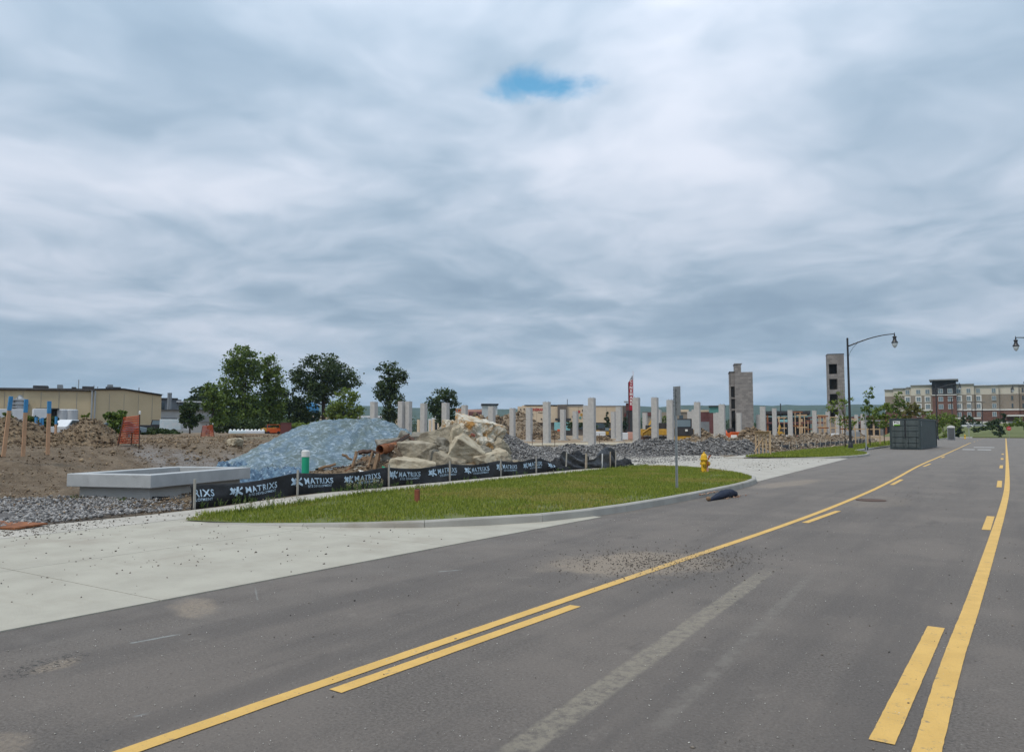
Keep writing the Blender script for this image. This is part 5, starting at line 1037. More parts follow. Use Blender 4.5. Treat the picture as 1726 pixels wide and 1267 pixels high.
# portable unit, signs and small things up the road
def small_things():
    q = AT(1603, 143); t = thing('portable_toilet', 'grey portable toilet with white domed roof by the far kerb', 'portable toilet', (q.x, q.y, .05), facing(q)); MB().bx(-.55, .55, -.55, .55, 0, 1.95).build('cabin', MT['mgrey'], t, bevel=.04); MB().bx(-.42, .42, -.58, -.551, .15, 1.85).build('door', MT['dgrey'], t); MB().vprism([(-.6, 1.953), (.6, 1.953), (.5, 2.2), (.2, 2.33), (-.2, 2.33), (-.5, 2.2)], -.6, .6).build('roof', MT['white_pl'], t); MB().bx(-.5, .5, -.6, -.53, 1.88, 1.95).build('vent', MT['roofd'], t)
    q = AT(1694.5, 180); t = thing('stop_sign', 'red octagonal stop sign at the far end of the road', 'sign', (q.x+.6, q.y, 0), facing(q)); MB().tube([(0, .02, -.2), (0, .02, 2.6)], .035, 6).build('post', MT['galv'], t); a = [(.42*math.cos(math.radians(22.5+45*i)), 1.95+.42*math.sin(math.radians(22.5+45*i))) for i in range(8)]; MB().vprism(a, -.03, -.01).build('plate', MT['red'], t); writing('STOP', .26, MT['signw'], t, (0, -.034, 1.86), extrude=.003)
    q = AT(1626, 165); t = thing('fire_hydrant', 'small distant yellow hydrant by the far kerb', 'hydrant', (q.x, q.y, .05)); MB().lathe([(.16, -.1), (.16, .1), (.12, .12), (.12, .5), (.17, .52), (.12, .62), (.05, .75)], 10).build('barrel', MT['yellow'], t, True)
    g = G(1460.5, 763, .1); t = thing('sign_post', 'thin bare grey sign post in grass beside the street lamp', 'sign post', (g.x, g.y, .05), facing(g)); top = H+(HY-700)/PXM(math.hypot(g.x, g.y)); MB().bx(-.035, .035, -.02, .02, -.2, top).build('post', MT['galv'], t); MB().box((0, -.03, top-.4), (.07, .01, .75), 0).build('sign_plate', MT['sign_b'], t)
    q = AT(1633, 172); t = thing('sign_post', 'thin sign post across the far junction', 'sign post', (q.x, q.y, 0)); MB().bx(-.05, .05, -.03, .03, 0, 2.6).build('post', MT['galv'], t); MB().box((0, -.05, 2.3), (.6, .02, .5)).build('sign_plate', MT['sign_b'], t)
    for px, lab in ((1476, 'black rubber filter sock lying in the gutter next to the container'), ): 
        g = G(1482, 757); o = MB().tube([(0, i*.5, .12+.03*math.sin(i*2)) for i in range(9)], [.05] + [.12]*7 + [.05], 8).build('filter_sock', MT['navy'], smooth=True); o.location = (g.x-.4, g.y-4.5, 0); o.rotation_euler = (0, 0, .12); tag(o, lab, 'filter sock')
    # trestle of raw timber
    D = 52; k = PXM(D); c = AT(1285, D); t = thing('timber_trestle', 'raw timber trestle standing in the debris by the site entrance', 'trestle', (c.x, c.y, 0), facing(c)+.1); zt = H+(HY-727)/k; w = 13/k
    MB().bx(-w, w, -.07, .07, zt-.16, zt).build('top_rail', MT['lumber'], t); MB().bx(-w, w, -.3, .3, zt-.05+.055, zt+.04).build('top_board', MT['lumber'], t)
    for x in (-w+.1, -w*.45, 0, w*.4, w-.1): MB().box((x, .0, zt/2-.15), (.085, .085, zt-.02)).build('post', MT['lumber'], t)
    MB().tube([(-w, -.06, .3), (w*.3, -.06, zt-.2)], .04, 4).build('brace', MT['lumber'], t)
    c = AT(1298, 50); o = MB().box((0, 0, .7), (.06, .06, 1.8)).build('timber_stake', MT['lumber']); o.location = (c.x, c.y, 0); tag(o, 'single raw timber stake just in front of the trestle', 'stake')
    # timber frames in the berm
    for px, lab in ((1452, 'square raw timber frame standing on the berm by the young trees'), (1472, 'second raw timber frame on the berm close behind the sign post')):
        D = 82; k = PXM(D); c = AT(px, D); t = thing('timber_rack', lab, 'timber frame', (c.x, c.y, .6), facing(c)); 
        for x in (-.55, .55): MB().box((x, 0, .5), (.1, .1, 1.5)).build('post', MT['lumber'], t)
        for z in (.35, 1.15): MB().box((0, .1, z), (1.3, .06, .1)).build('rail', MT['lumber'], t)
small_things()

# ------------------------------------------------------------------ trees and shrubs
def leaf_cloud(lobes, n, size, seed, clump=.2, spread=.16, up=.4):
    r = np.random.default_rng(seed); Lb = np.array(lobes, float); vol = (Lb[:, 3]*Lb[:, 4]*Lb[:, 5])**.8; nc = max(8, int(n/26))
    idx = r.choice(len(Lb), nc, p=vol/vol.sum()); d = r.normal(size=(nc, 3)); d /= np.linalg.norm(d, axis=1)[:, None]
    rad = r.random(nc)**.38; cc = Lb[idx, :3] + d*rad[:, None]*Lb[idx, 3:]
    mean = Lb[:, 3:].mean(); ci = r.integers(0, nc, n); P = cc[ci] + r.normal(size=(n, 3))*mean*spread*np.array([1, 1, .75])*(.6+.8*r.random((nc, 1))[ci])
    nn = r.normal(size=(n, 3)) + np.array([0, 0, up]); nn /= np.linalg.norm(nn, axis=1)[:, None]; a = np.cross(nn, r.normal(size=(n, 3))); a /= np.linalg.norm(a, axis=1)[:, None]; b = np.cross(nn, a)
    s = size*(.6+.8*r.random(n))[:, None]; V = np.empty((n, 4, 3)); V[:, 0] = P-a*s*.5; V[:, 1] = P+b*s*.36; V[:, 2] = P+a*s*.5+nn*s*.12; V[:, 3] = P-b*s*.36
    return V.reshape(-1, 3), np.arange(n*4).reshape(-1, 4)
def tree(name, lab, cat, px0, D, lobes, n, size, mat, seed, trunk=None, base=None, grp=None, spread=.16, zb=None, core=True):
    """lobes given as (px, py, rx px, ry px) on the photograph, built at distance D"""
    k = PXM(D); c = AT(px0, D); zb = (terr(c.x, c.y) - .05 if -230 < c.x < -14.5 and c.y < 260 else -.3) if zb is None else zb
    t = thing(name, lab, cat, (c.x, c.y, zb), facing(c), grp); r = random.Random(seed); L = []
    for (x, y, rx, ry) in lobes:
        R = rx/k; L.append(((x-px0)/k, r.uniform(-.25, .25)*R, H + (HY-y)/k - zb, R, R*.9, ry/k))
    V, Fc = leaf_cloud(L, n, size, seed, spread=spread); o = raw('crown', V, Fc, MT[mat], t); o['kind'] = 'stuff'
    if trunk:
        top = max(l[2] for l in L); tw = trunk; m = MB(); hz = min(l[2]-l[5] for l in L); zc = sum(l[2] for l in L)/len(L)
        m.tube([(0, 0, -.4), (.03*tw, 0, max(.5, hz*.5)), (-.2*tw, 0, zc*.8), (.2*tw, .1, zc + (top-zc)*.6)], [tw, tw*.8, tw*.55, tw*.2], 8); m.build('trunk', MT['bark'], t, True)
        b = MB()
        for l in L:
            for _ in range(2):
                z0 = r.uniform(.45, .85)*zc; e = Vector((l[0]+r.uniform(-.5, .5)*l[3], l[1]+r.uniform(-.5, .5)*l[4], l[2]+r.uniform(-.2, .6)*l[5])); s_ = Vector((0, 0, z0)); b.tube([s_, s_.lerp(e, .5)+Vector((0, 0, -.06*(e-s_).length)), e], [tw*.36, tw*.22, tw*.07], 5)
        lm = b.build('limbs', MT['bark'], t, True); lm['kind'] = 'stuff'
    return t
def trees():
    GT = None
    tree('tall_tree', 'tall broad green tree beside the grey industrial building', 'tree', 412, 140, [(405, 615, 27, 26), (393, 650, 26, 30), (412, 685, 34, 34), (380, 690, 18, 26), (425, 640, 14, 28), (400, 712, 34, 16)], 11000, .42, 'leaf_a', 11, .35)
    tree('tall_tree', 'tall green tree growing close against the broad one', 'tree', 452, 143, [(452, 628, 18, 24), (455, 660, 22, 30), (456, 695, 24, 30), (440, 700, 20, 22)], 7000, .42, 'leaf_a', 12, .3)
    tree('oak_tree', 'dark wide crowned oak standing alone beyond the tarp', 'tree', 545, 150, [(543, 622, 34, 22), (515, 640, 25, 20), (570, 638, 32, 20), (545, 655, 42, 20), (592, 650, 15, 11), (500, 636, 12, 10), (530, 672, 28, 15)], 10500, .40, 'leaf_d', 13, .5)
    tree('young_tree', 'bright green bushy tree beneath the dark oak', 'tree', 578, 140, [(582, 675, 18, 17), (565, 692, 20, 14), (597, 693, 14, 11), (578, 703, 24, 8)], 3600, .4, 'leaf_y', 14, .18)
    tree('slim_tree', 'dark slim tree with a notched crown behind the columns', 'tree', 657, 150, [(655, 625, 19, 16), (668, 640, 17, 20), (650, 655, 19, 20), (662, 680, 18, 24), (655, 705, 14, 18), (640, 668, 9, 9)], 7000, .38, 'leaf_d', 15, .35)
    tree('round_tree', 'rounded dark tree behind the columns near the earth heaps', 'tree', 747, 165, [(748, 668, 19, 15), (733, 682, 14, 16), (762, 682, 14, 16), (748, 700, 20, 18), (755, 715, 14, 10)], 5000, .42, 'leaf_d', 16, .3)
    tree('round_tree', 'hazy rounded tree behind the grey building roof', 'tree', 340, 210, [(340, 677, 26, 20), (322, 684, 14, 12), (355, 668, 12, 12)], 3000, .6, 'leaf_d', 17, .3)
    tree('small_tree', 'small dark tree in front of the grey industrial building', 'tree', 320, 105, [(318, 690, 14, 11), (322, 708, 15, 14), (312, 706, 8, 10)], 2600, .32, 'leaf_d', 18, .12)
    tree('small_tree', 'leafy small tree at the edge of the tall pair', 'tree', 358, 120, [(352, 662, 12, 12), (364, 675, 14, 14), (350, 686, 10, 9), (368, 700, 14, 20)], 2600, .36, 'leaf_a', 19, .14)
    tree('shrub', 'leafy shrub growing behind the rounded dirt pile', 'shrub', 196, 60, [(188, 702, 9, 6), (205, 703, 9, 7), (196, 714, 13, 10), (200, 724, 12, 6)], 1500, .2, 'leaf_a', 20, .07)
    tree('shrub', 'small green shoots on top of the rounded dirt pile', 'shrub', 145, 45, [(145, 703, 5, 3), (140, 706, 4, 3)], 200, .12, 'leaf_y', 21, .03, zb=1.6)
    tree('shrub', 'dark shrubs among the parked trailers', 'shrub', 68, 70, [(62, 716, 16, 9), (78, 712, 10, 10)], 1400, .25, 'leaf_d', 22, .08)
    tree('shrub', 'small shrub standing before the white trailers', 'shrub', 16, 70, [(14, 705, 8, 7), (38, 708, 5, 5)], 700, .22, 'leaf_a', 27, .06)
    tree('hedge', 'long dark hedge along the yard in front of the pickup', 'hedge', 270, 95, [(240, 729, 14, 8), (258, 728, 14, 7), (275, 729, 14, 6), (290, 730, 10, 5)], 2400, .28, 'leaf_d', 23, None)
    tree('thicket', 'dark thicket between the tall trees and the oak', 'thicket', 487, 150, [(478, 690, 14, 30), (492, 680, 12, 26), (505, 690, 14, 22), (515, 705, 22, 14), (480, 714, 22, 12)], 5200, .45, 'leaf_d', 24, .2)
    tree('thicket', 'low dark undergrowth below the tall pair of trees', 'thicket', 415, 128, [(385, 718, 24, 12), (415, 720, 26, 12), (445, 718, 24, 13), (470, 720, 16, 10)], 4500, .4, 'leaf_d', 25, .15)
    tree('shrub', 'low olive green bushes in front of the thicket', 'shrub', 520, 120, [(510, 718, 18, 7), (530, 717, 14, 6)], 1300, .3, 'leaf_y', 26, None)
    tree('evergreen_tree', 'small dark conifer by the cinema entrance', 'tree', 1023, 200, [(1023, 718, 6, 8), (1023, 708, 4, 6), (1023, 700, 2.5, 6)], 900, .35, 'leaf_e', 31, .15)
    tree('evergreen_tree', 'second small dark conifer nearer the crimson sign', 'tree', 1055, 205, [(1053, 718, 6, 8), (1054, 710, 4, 8)], 800, .35, 'leaf_e', 32, .15)
    tree('shrub', 'row of dark shrubs along the cinema wall', 'shrub', 980, 210, [(960, 716, 8, 6), (978, 717, 7, 5), (1000, 718, 8, 5)], 1000, .4, 'leaf_d', 33, None)
    tree('small_tree', 'green tree behind the yellow excavator', 'tree', 1118, 190, [(1118, 708, 8, 9), (1112, 714, 7, 6), (1126, 714, 6, 6)], 900, .45, 'leaf_a', 34, .15)
    # staked street trees by the kerb
    tree('young_street_tree', 'thin young street tree with sparse leaves before the slim tower', 'tree', 1424, 72, [(1416, 668, 7, 14), (1426, 690, 14, 20), (1408, 690, 7, 12), (1420, 650, 5, 8), (1432, 712, 10, 10), (1415, 712, 10, 8)], 620, .17, 'leaf_y', 41, .055, spread=.25)
    tree('young_street_tree', 'thin young street tree with a pointed crown beside the lamp', 'tree', 1466, 78, [(1466, 668, 6, 12), (1465, 685, 9, 12), (1462, 703, 9, 12), (1470, 712, 9, 10)], 900, .17, 'leaf_a', 42, .05, spread=.2)
    tree('young_street_tree', 'leafy young street tree between the lamp and the container', 'tree', 1490, 86, [(1494, 688, 7, 12), (1484, 702, 10, 11), (1497, 705, 9, 11), (1490, 718, 10, 8)], 1100, .19, 'leaf_y', 43, .05, spread=.2)
    tree('young_street_tree', 'airy young street tree standing behind the container', 'tree', 1518, 96, [(1517, 680, 9, 12), (1520, 697, 8, 12), (1510, 690, 6, 8)], 800, .2, 'leaf_a', 44, .05, spread=.22)
    tree('young_street_tree', 'olive young street tree above the container roof', 'tree', 1537, 108, [(1537, 690, 10, 13), (1528, 702, 8, 9), (1546, 698, 6, 10)], 1000, .24, 'leaf_o', 45, .06, spread=.2)
    tree('young_street_tree', 'bright leafy street tree beyond the second lamp', 'tree', 1590, 165, [(1584, 712, 10, 14), (1598, 714, 12, 12), (1572, 708, 6, 14), (1590, 726, 14, 8)], 1500, .32, 'leaf_y', 46, .08)
    tree('street_tree', 'rounded green street tree behind the portable toilet', 'tree', 1607, 185, [(1605, 716, 11, 11), (1597, 706, 7, 8)], 900, .36, 'leaf_y', 47, .08)
    tree('evergreen_tree', 'dark squat conifer near the far junction', 'tree', 1616, 190, [(1614, 728, 7, 6), (1616, 720, 5, 7)], 900, .34, 'leaf_e', 48, .1)
    tree('evergreen_tree', 'dark conifer beside the stop sign', 'tree', 1684, 205, [(1684, 728, 7, 7), (1684, 719, 5, 7), (1684, 711, 2.5, 5)], 1000, .36, 'leaf_e', 49, .12)
    tree('shrub', 'dark bushes on the hotel lawn', 'shrub', 1652, 222, [(1646, 724, 6, 3), (1658, 722, 7, 3.5), (1667, 721, 4, 3)], 900, .4, 'leaf_d', 50, None)
    tree('small_tree', 'small round tree on the hotel lawn', 'tree', 1672, 235, [(1671, 717, 8, 6), (1678, 712, 5, 6)], 800, .42, 'leaf_d', 51, .1)
    tree('shrub', 'low bushes where the hotel drive meets the lawn', 'shrub', 1708, 232, [(1704, 718, 8, 4), (1715, 714, 6, 8), (1722, 718, 6, 6)], 1000, .4, 'leaf_y', 52, None)
    tree('evergreen_tree', 'slender dark conifer in front of the hotel', 'tree', 1696, 262, [(1694, 712, 3.5, 9), (1694, 703, 2, 6)], 500, .42, 'leaf_e', 53, .1)
    tree('shrub', 'clump of trees in front of the hotel ground floor', 'shrub', 1625, 270, [(1620, 711, 8, 6), (1630, 708, 7, 6), (1640, 712, 6, 4)], 900, .5, 'leaf_d', 54, None)
    tree('street_tree', 'olive roadside tree hiding the hotel corner', 'tree', 1560, 190, [(1557, 706, 8, 10), (1566, 712, 8, 9), (1548, 712, 7, 8)], 900, .38, 'leaf_o', 55, .1)
trees()

# ------------------------------------------------------------------ buildings
class Bld:
    """far building in a local frame: X right, Z up, front at y = 0, sizes read in photograph units at distance D"""
    def __init__(s, name, lab, px, D, turn=0, cat='building'):
        s.k = PXM(D); s.px = px; c = AT(px, D); s.t = thing(name, lab, cat, (c.x, c.y, -.3), facing(c)+turn)
    def X(s, p): return (p-s.px)/s.k
    def Z(s, y): return H + (HY-y)/s.k + .3
    def b(s, name, mat, x0, x1, y0, y1, d0=0, d1=12, parent=None, ground=False):
        return MB().bx(s.X(x0), s.X(x1), d0, d1, 0 if ground else s.Z(y1), s.Z(y0)).build(name, MT[mat], parent or s.t)
    def win(s, x, y, w, h, d=0, mat='glass', frame='trim', parent=None, bars=True):
        f = MB(); X, Z = s.X(x), s.Z(y); w, h = w/s.k/2, h/s.k/2; e = .1
        f.bx(X-w-e, X+w+e, d-.10, d-.004, Z+h, Z+h+e); f.bx(X-w-e, X+w+e, d-.14, d-.004, Z-h-e, Z-h); f.bx(X-w-e, X-w, d-.10, d-.004, Z-h+.001, Z+h-.001); f.bx(X+w, X+w+e, d-.10, d-.004, Z-h+.001, Z+h-.001)
        if bars: f.bx(X-.035, X+.035, d-.08, d-.03, Z-h+.001, Z+h-.001)
        o = f.build('window', MT[frame], parent or s.t); MB().bx(X-w, X+w, d-.05, d-.006, Z-h, Z+h).build('pane', MT[mat], o); return o
def warehouse():
    s = Bld('warehouse', 'long tan metal warehouse with a low gabled end and roof units', 157, 120); k = s.k; zt = s.Z(664.5)
    # long side runs back to the left, gabled end to the right
    A = Vector((0, 0)); Lv = Vector((s.X(-70), 5.0)); Rv = Vector((s.X(250), 3.2)); pk = Rv*.42
    def wall(nm, P, Q, z, zq, mat='tan', off=0):
        MB().add([(P.x, P.y+off, 0), (Q.x, Q.y+off, 0), (Q.x, Q.y+off, zq), (P.x, P.y+off, z)], [(0, 1, 2, 3)]).build(nm, MT[mat], s.t)
    wall('long_wall', Lv, A, s.Z(664.8), zt); MB().add([(A.x, A.y, 0), (Rv.x, Rv.y, 0), (Rv.x, Rv.y, s.Z(669.5)), (pk.x, pk.y, s.Z(662.3)), (A.x, A.y, zt)], [(0, 1, 2, 3, 4)]).build('gable_wall', MT['tan'], s.t)
    back = Vector((-2, 26)); MB().add([(Rv.x, Rv.y, 0), (Rv.x+back.x, Rv.y+back.y, 0), (Rv.x+back.x, Rv.y+back.y, s.Z(669.5)), (Rv.x, Rv.y, s.Z(669.5))], [(0, 1, 2, 3)]).build('end_wall', MT['tan'], s.t)
    o = .35; MB().add([(Lv.x, Lv.y-o, s.Z(664.5)+.05), (A.x-.1, A.y-o, zt+.08), (pk.x, pk.y-o, s.Z(662.3)+.08), (pk.x+back.x, pk.y+back.y, s.Z(662.3)+.3), (Lv.x, Lv.y+26, zt+.9)], [(0, 1, 2, 3, 4)]).build('roof', MT['roofg'], s.t)
    MB().add([(pk.x, pk.y-o, s.Z(662.3)+.08), (Rv.x+.3, Rv.y-o, s.Z(669.5)+.08), (Rv.x+back.x, Rv.y+back.y, s.Z(669.5)+.1), (pk.x+back.x, pk.y+back.y, s.Z(662.3)+.3)], [(0, 1, 2, 3)]).build('roof', MT['roofd'], s.t)
    m = MB(); m.tube([(Lv.x, Lv.y-.3, s.Z(665.5)), (A.x, A.y-.3, zt-.12)], .16, 4); m.build('eave_trim', MT['roofd'], s.t)
    m = MB(); m.tube([(A.x, A.y-.2, zt), (pk.x, pk.y-.2, s.Z(662.6)), (Rv.x, Rv.y-.2, s.Z(669.8))], .12, 4); m.build('gable_trim', MT['roofd'], s.t)
    for px_ in (154, 158): MB().tube([(s.X(px_), -.25, .2), (s.X(px_), -.25, zt-.2)], .12, 6).build('downpipe', MT['galv'], s.t)
    for n, (x0, x1, y0, y1, m_) in enumerate(((76, 95, 658, 662, 'roofd'), (107, 114, 656, 660.5, 'sign_b'), (140, 156, 657.5, 661.5, 'roofd'), (172, 193, 657.5, 661, 'roofd'), (174, 182, 654, 657, 'sign_b'), (-2, 8, 657, 663, 'roofd'), (-20, -6, 655, 663, 'roofd'), (126, 132, 659, 662, 'roofd'))): s.b('roof_unit', m_, x0, x1, y0, y1+3.5, 5, 8)
    for x, y0 in ((135, 647), (219, 657), (161, 657), (156, 655)): s.b('vent_stack', 'galv', x-.7, x+.7, y0, 665, 6, 6.4)
    for i in range(30):
        f = i/30; p = Lv.lerp(A, f); MB().bx(p.x-.02, p.x+.02, p.y-.03, p.y+.0, .1, zt-.4).build('siding_seam', MT['mgrey'], s.t) if i % 3 == 0 else None
    for i in range(1, 14): p = A.lerp(Rv, i/14); MB().bx(p.x-.015, p.x+.015, p.y-.03, p.y, .1, s.Z(670)).build('siding_seam', MT['roofg'], s.t) if i % 3 == 0 else None
    s.win(101, 689, 4, 5, 2.6, 'glass', 'roofd'); s.b('dark_bay', 'dark', 88, 112, 695, 724, -1.5, 1.5); s.b('bay_roof', 'roofd', 85, 113, 693.5, 695, -2, 1.5)
    # process equipment on the wall
    for x0, x1, y0, y1 in ((49, 71, 680, 682), (48, 74, 686, 687.5), (47, 60, 691, 692.5)): s.b('platform', 'lgrey', x0, x1, y0, y1, 1.2, 3.4)
    for x in (50, 55, 60, 65, 71): MB().tube([(s.X(x), 1.5, .3), (s.X(x), 1.5, s.Z(677+abs(x-60)*.5))], .09, 5).build('equipment_leg', MT['galv'], s.t)
    MB().lathe([(.9, s.Z(700)), (.9, s.Z(683)), (.5, s.Z(679)), (.2, s.Z(674))], 10, (s.X(63), 2.2, 0)).build('hopper', MT['lgrey'], s.t, 'auto')
    for x in (118, 129): MB().lathe([(.75, 0), (.75, s.Z(696)), (.6, s.Z(694.6))], 14, (s.X(x), -1.2, 0)).build('silo', MT['lgrey'], s.t, 'auto')
warehouse()
def grey_works():
    s = Bld('works_building', 'grey two tier industrial building with dark strip windows behind the small tree', 310, 150)
    s.b('lower_wall', 'lgrey', 248, 385, 694, 724, 0, 14, ground=True); s.b('upper_wall', 'mgrey', 249, 300, 676, 694, 3, 16); s.b('upper_wall', 'lgrey', 300, 372, 681, 694, 3.2, 16.2)
    s.b('upper_roof', 'roofd', 247, 300, 674.5, 676, 2.5, 16.5); s.b('upper_roof', 'trail', 298, 374, 679, 681, 2.4, 16.6); s.b('ledge', 'dgrey', 247, 386, 693, 694, -.4, 3); s.b('blue_grey_band', 'mgrey', 332, 384, 703, 712, -.25, -.01); s.b('dark_base', 'dgrey', 250, 300, 706, 708, -.2, -.01); s.b('tan_base', 'tan', 250, 292, 708, 724, -.3, -.01, ground=True)
    for x0, x1 in ((252, 258), (261, 268), (273, 281), (303, 318), (322, 330), (336, 352), (356, 370)): s.b('window_strip', 'glass', x0, x1, 682, 692, 2.85, 2.99)
    for x in (287, 289.5): MB().tube([(s.X(x), 1, 0), (s.X(x), 1, s.Z(667))], .25, 6).build('stack', MT['mgrey'], s.t)
    s.b('red_unit', 'maroon', 264, 275, 669, 675, 4, 8); s.b('red_sign', 'red', 256, 267, 688, 692, 2.6, 2.8); s.b('roof_unit', 'roofd', 296, 305, 676, 679, 6, 9); s.b('roof_unit', 'dgrey', 352, 372, 690, 693.5, 1.5, 2.5)
    for x in (306, 312, 318): s.b('door', 'trail', x-2, x+2, 699, 703, -.12, -.01)
grey_works()
def cinema():
    s = Bld('cinema', 'wide tan cinema with dark centre bay and red wall lettering', 965, 230, .05)
    s.b('main_wall', 'cine', 873, 940, 685, 712, 0, 40); s.b('lower_wall', 'cine_d', 880, 1056, 712, 724, .5, 39, ground=True); s.b('main_wall', 'cine', 956, 1056, 684.5, 712, 0.02, 40); s.b('centre_bay', 'cine_d', 940, 956, 682, 712, -.6, 40)
    s.b('set_back_wall', 'cine', 880, 935, 682.5, 685, 5, 38); s.b('parapet', 'roofd', 884, 942, 681.5, 682.6, 4, 39); s.b('parapet', 'roofd', 954, 985, 681, 683, 4, 39); s.b('parapet', 'roofg', 956, 1057, 683.7, 684.6, -.15, 40.2)
    s.b('canopy', 'hdark', 936, 962, 705, 709, -2.4, -.61); s.b('corner_bay', 'cine_d', 1049, 1058, 684, 724, -.4, 30, ground=True); s.b('brick_bay', 'maroon', 1051, 1060, 696, 724, -.6, -.41, ground=True)
    for x0 in (887, 905, 922): s.b('panel_joint', 'taupe', x0-.15, x0+.15, 686, 711, -.04, -.005)
    for x0 in (975, 1000, 1022, 1040): s.b('panel_joint', 'taupe', x0-.15, x0+.15, 686, 711, -.03, .015)
    for x, y in ((878, 690), (884, 689.5), (889, 690.5), (898, 698), (913, 706), (965, 702), (972, 697)): MB().box((s.X(x), -.15, s.Z(y)), (.35, .3, .35)).build('wall_light', MT['hdark'], s.t)
    writing('CINEMARK', 1.15, MT['red'], s.t, (s.X(907), -.08, s.Z(692.5)), 0, .03, sx=.75); writing('Theatres', .6, MT['hdark'], s.t, (s.X(913), -.08, s.Z(696.5)))
    for x, y, m in ((976, 694, 'red'), (983, 692, 'hdark'), (980, 699, 'machine_y'), (986, 697, 'hdark'), (978, 704, 'teal'), (984, 704, 'hdark')): MB().lathe([(.4, -.02), (.4, .02)], 8, (s.X(x), -.06, s.Z(y)), Euler((math.pi/2, 0, 0)).to_matrix()).build('poster_disc', MT[m], s.t)
    s.b('ticket_front', 'aqua', 934, 960, 711.5, 725, -3.2, -2.6); s.b('dark_windows', 'glass', 975, 985, 713, 723, .1, .45); s.b('dark_windows', 'glass', 990, 1020, 713, 722, .1, .45)
    MB().tube([(s.X(958.5), 8, s.Z(683)), (s.X(958.5), 8, s.Z(671))], .09, 5).build('roof_mast', MT['hdark'], s.t); s.b('dome_dish', 'white_pl', 949, 955, 680, 682, 9, 10)
    s = Bld('cinema_sign', 'tall crimson vertical cinema sign with a slanted top', 1064, 226, .0, 'sign')
    MB().vprism([(s.X(1059.5), s.Z(646)), (s.X(1059.5), s.Z(724)), (s.X(1061.5), s.Z(724)), (s.X(1061.5), s.Z(643))], 0, 1.2).build('edge_fin', MT['maroon'], s.t); MB().vprism([(s.X(1061.52), s.Z(643)), (s.X(1061.52), s.Z(692)), (s.X(1067.4), s.Z(692)), (s.X(1067.4), s.Z(640))], -.2, 1.0).build('sign_panel', MT['crimson'], s.t)
    MB().vprism([(s.X(1061.4), s.Z(642.9)), (s.X(1067.5), s.Z(639.9)), (s.X(1067.5), s.Z(634.5)), (s.X(1066), s.Z(634.5))], -.1, .9).build('slanted_cap', MT['mgrey'], s.t); s.b('lower_tower', 'hdark', 1056, 1067.4, 692.1, 724, 0, 4, ground=True); s.b('side_brick', 'maroon', 1055.5, 1059.4, 680, 692, .2, 3.5); s.b('small_canopy', 'roofg', 1052.5, 1059, 676.5, 678.5, -.4, 3)
    MB().tube([(s.X(1068), .4, s.Z(700)), (s.X(1068), .4, s.Z(626))], .05, 5).build('mast', MT['pink'], s.t)
    for i, ch in enumerate('CINEMARK'): writing(ch, 1.05, MT['signw'], s.t, (s.X(1064.4), -.22, s.Z(645.2+5.45*i)), 0, .035)
cinema()
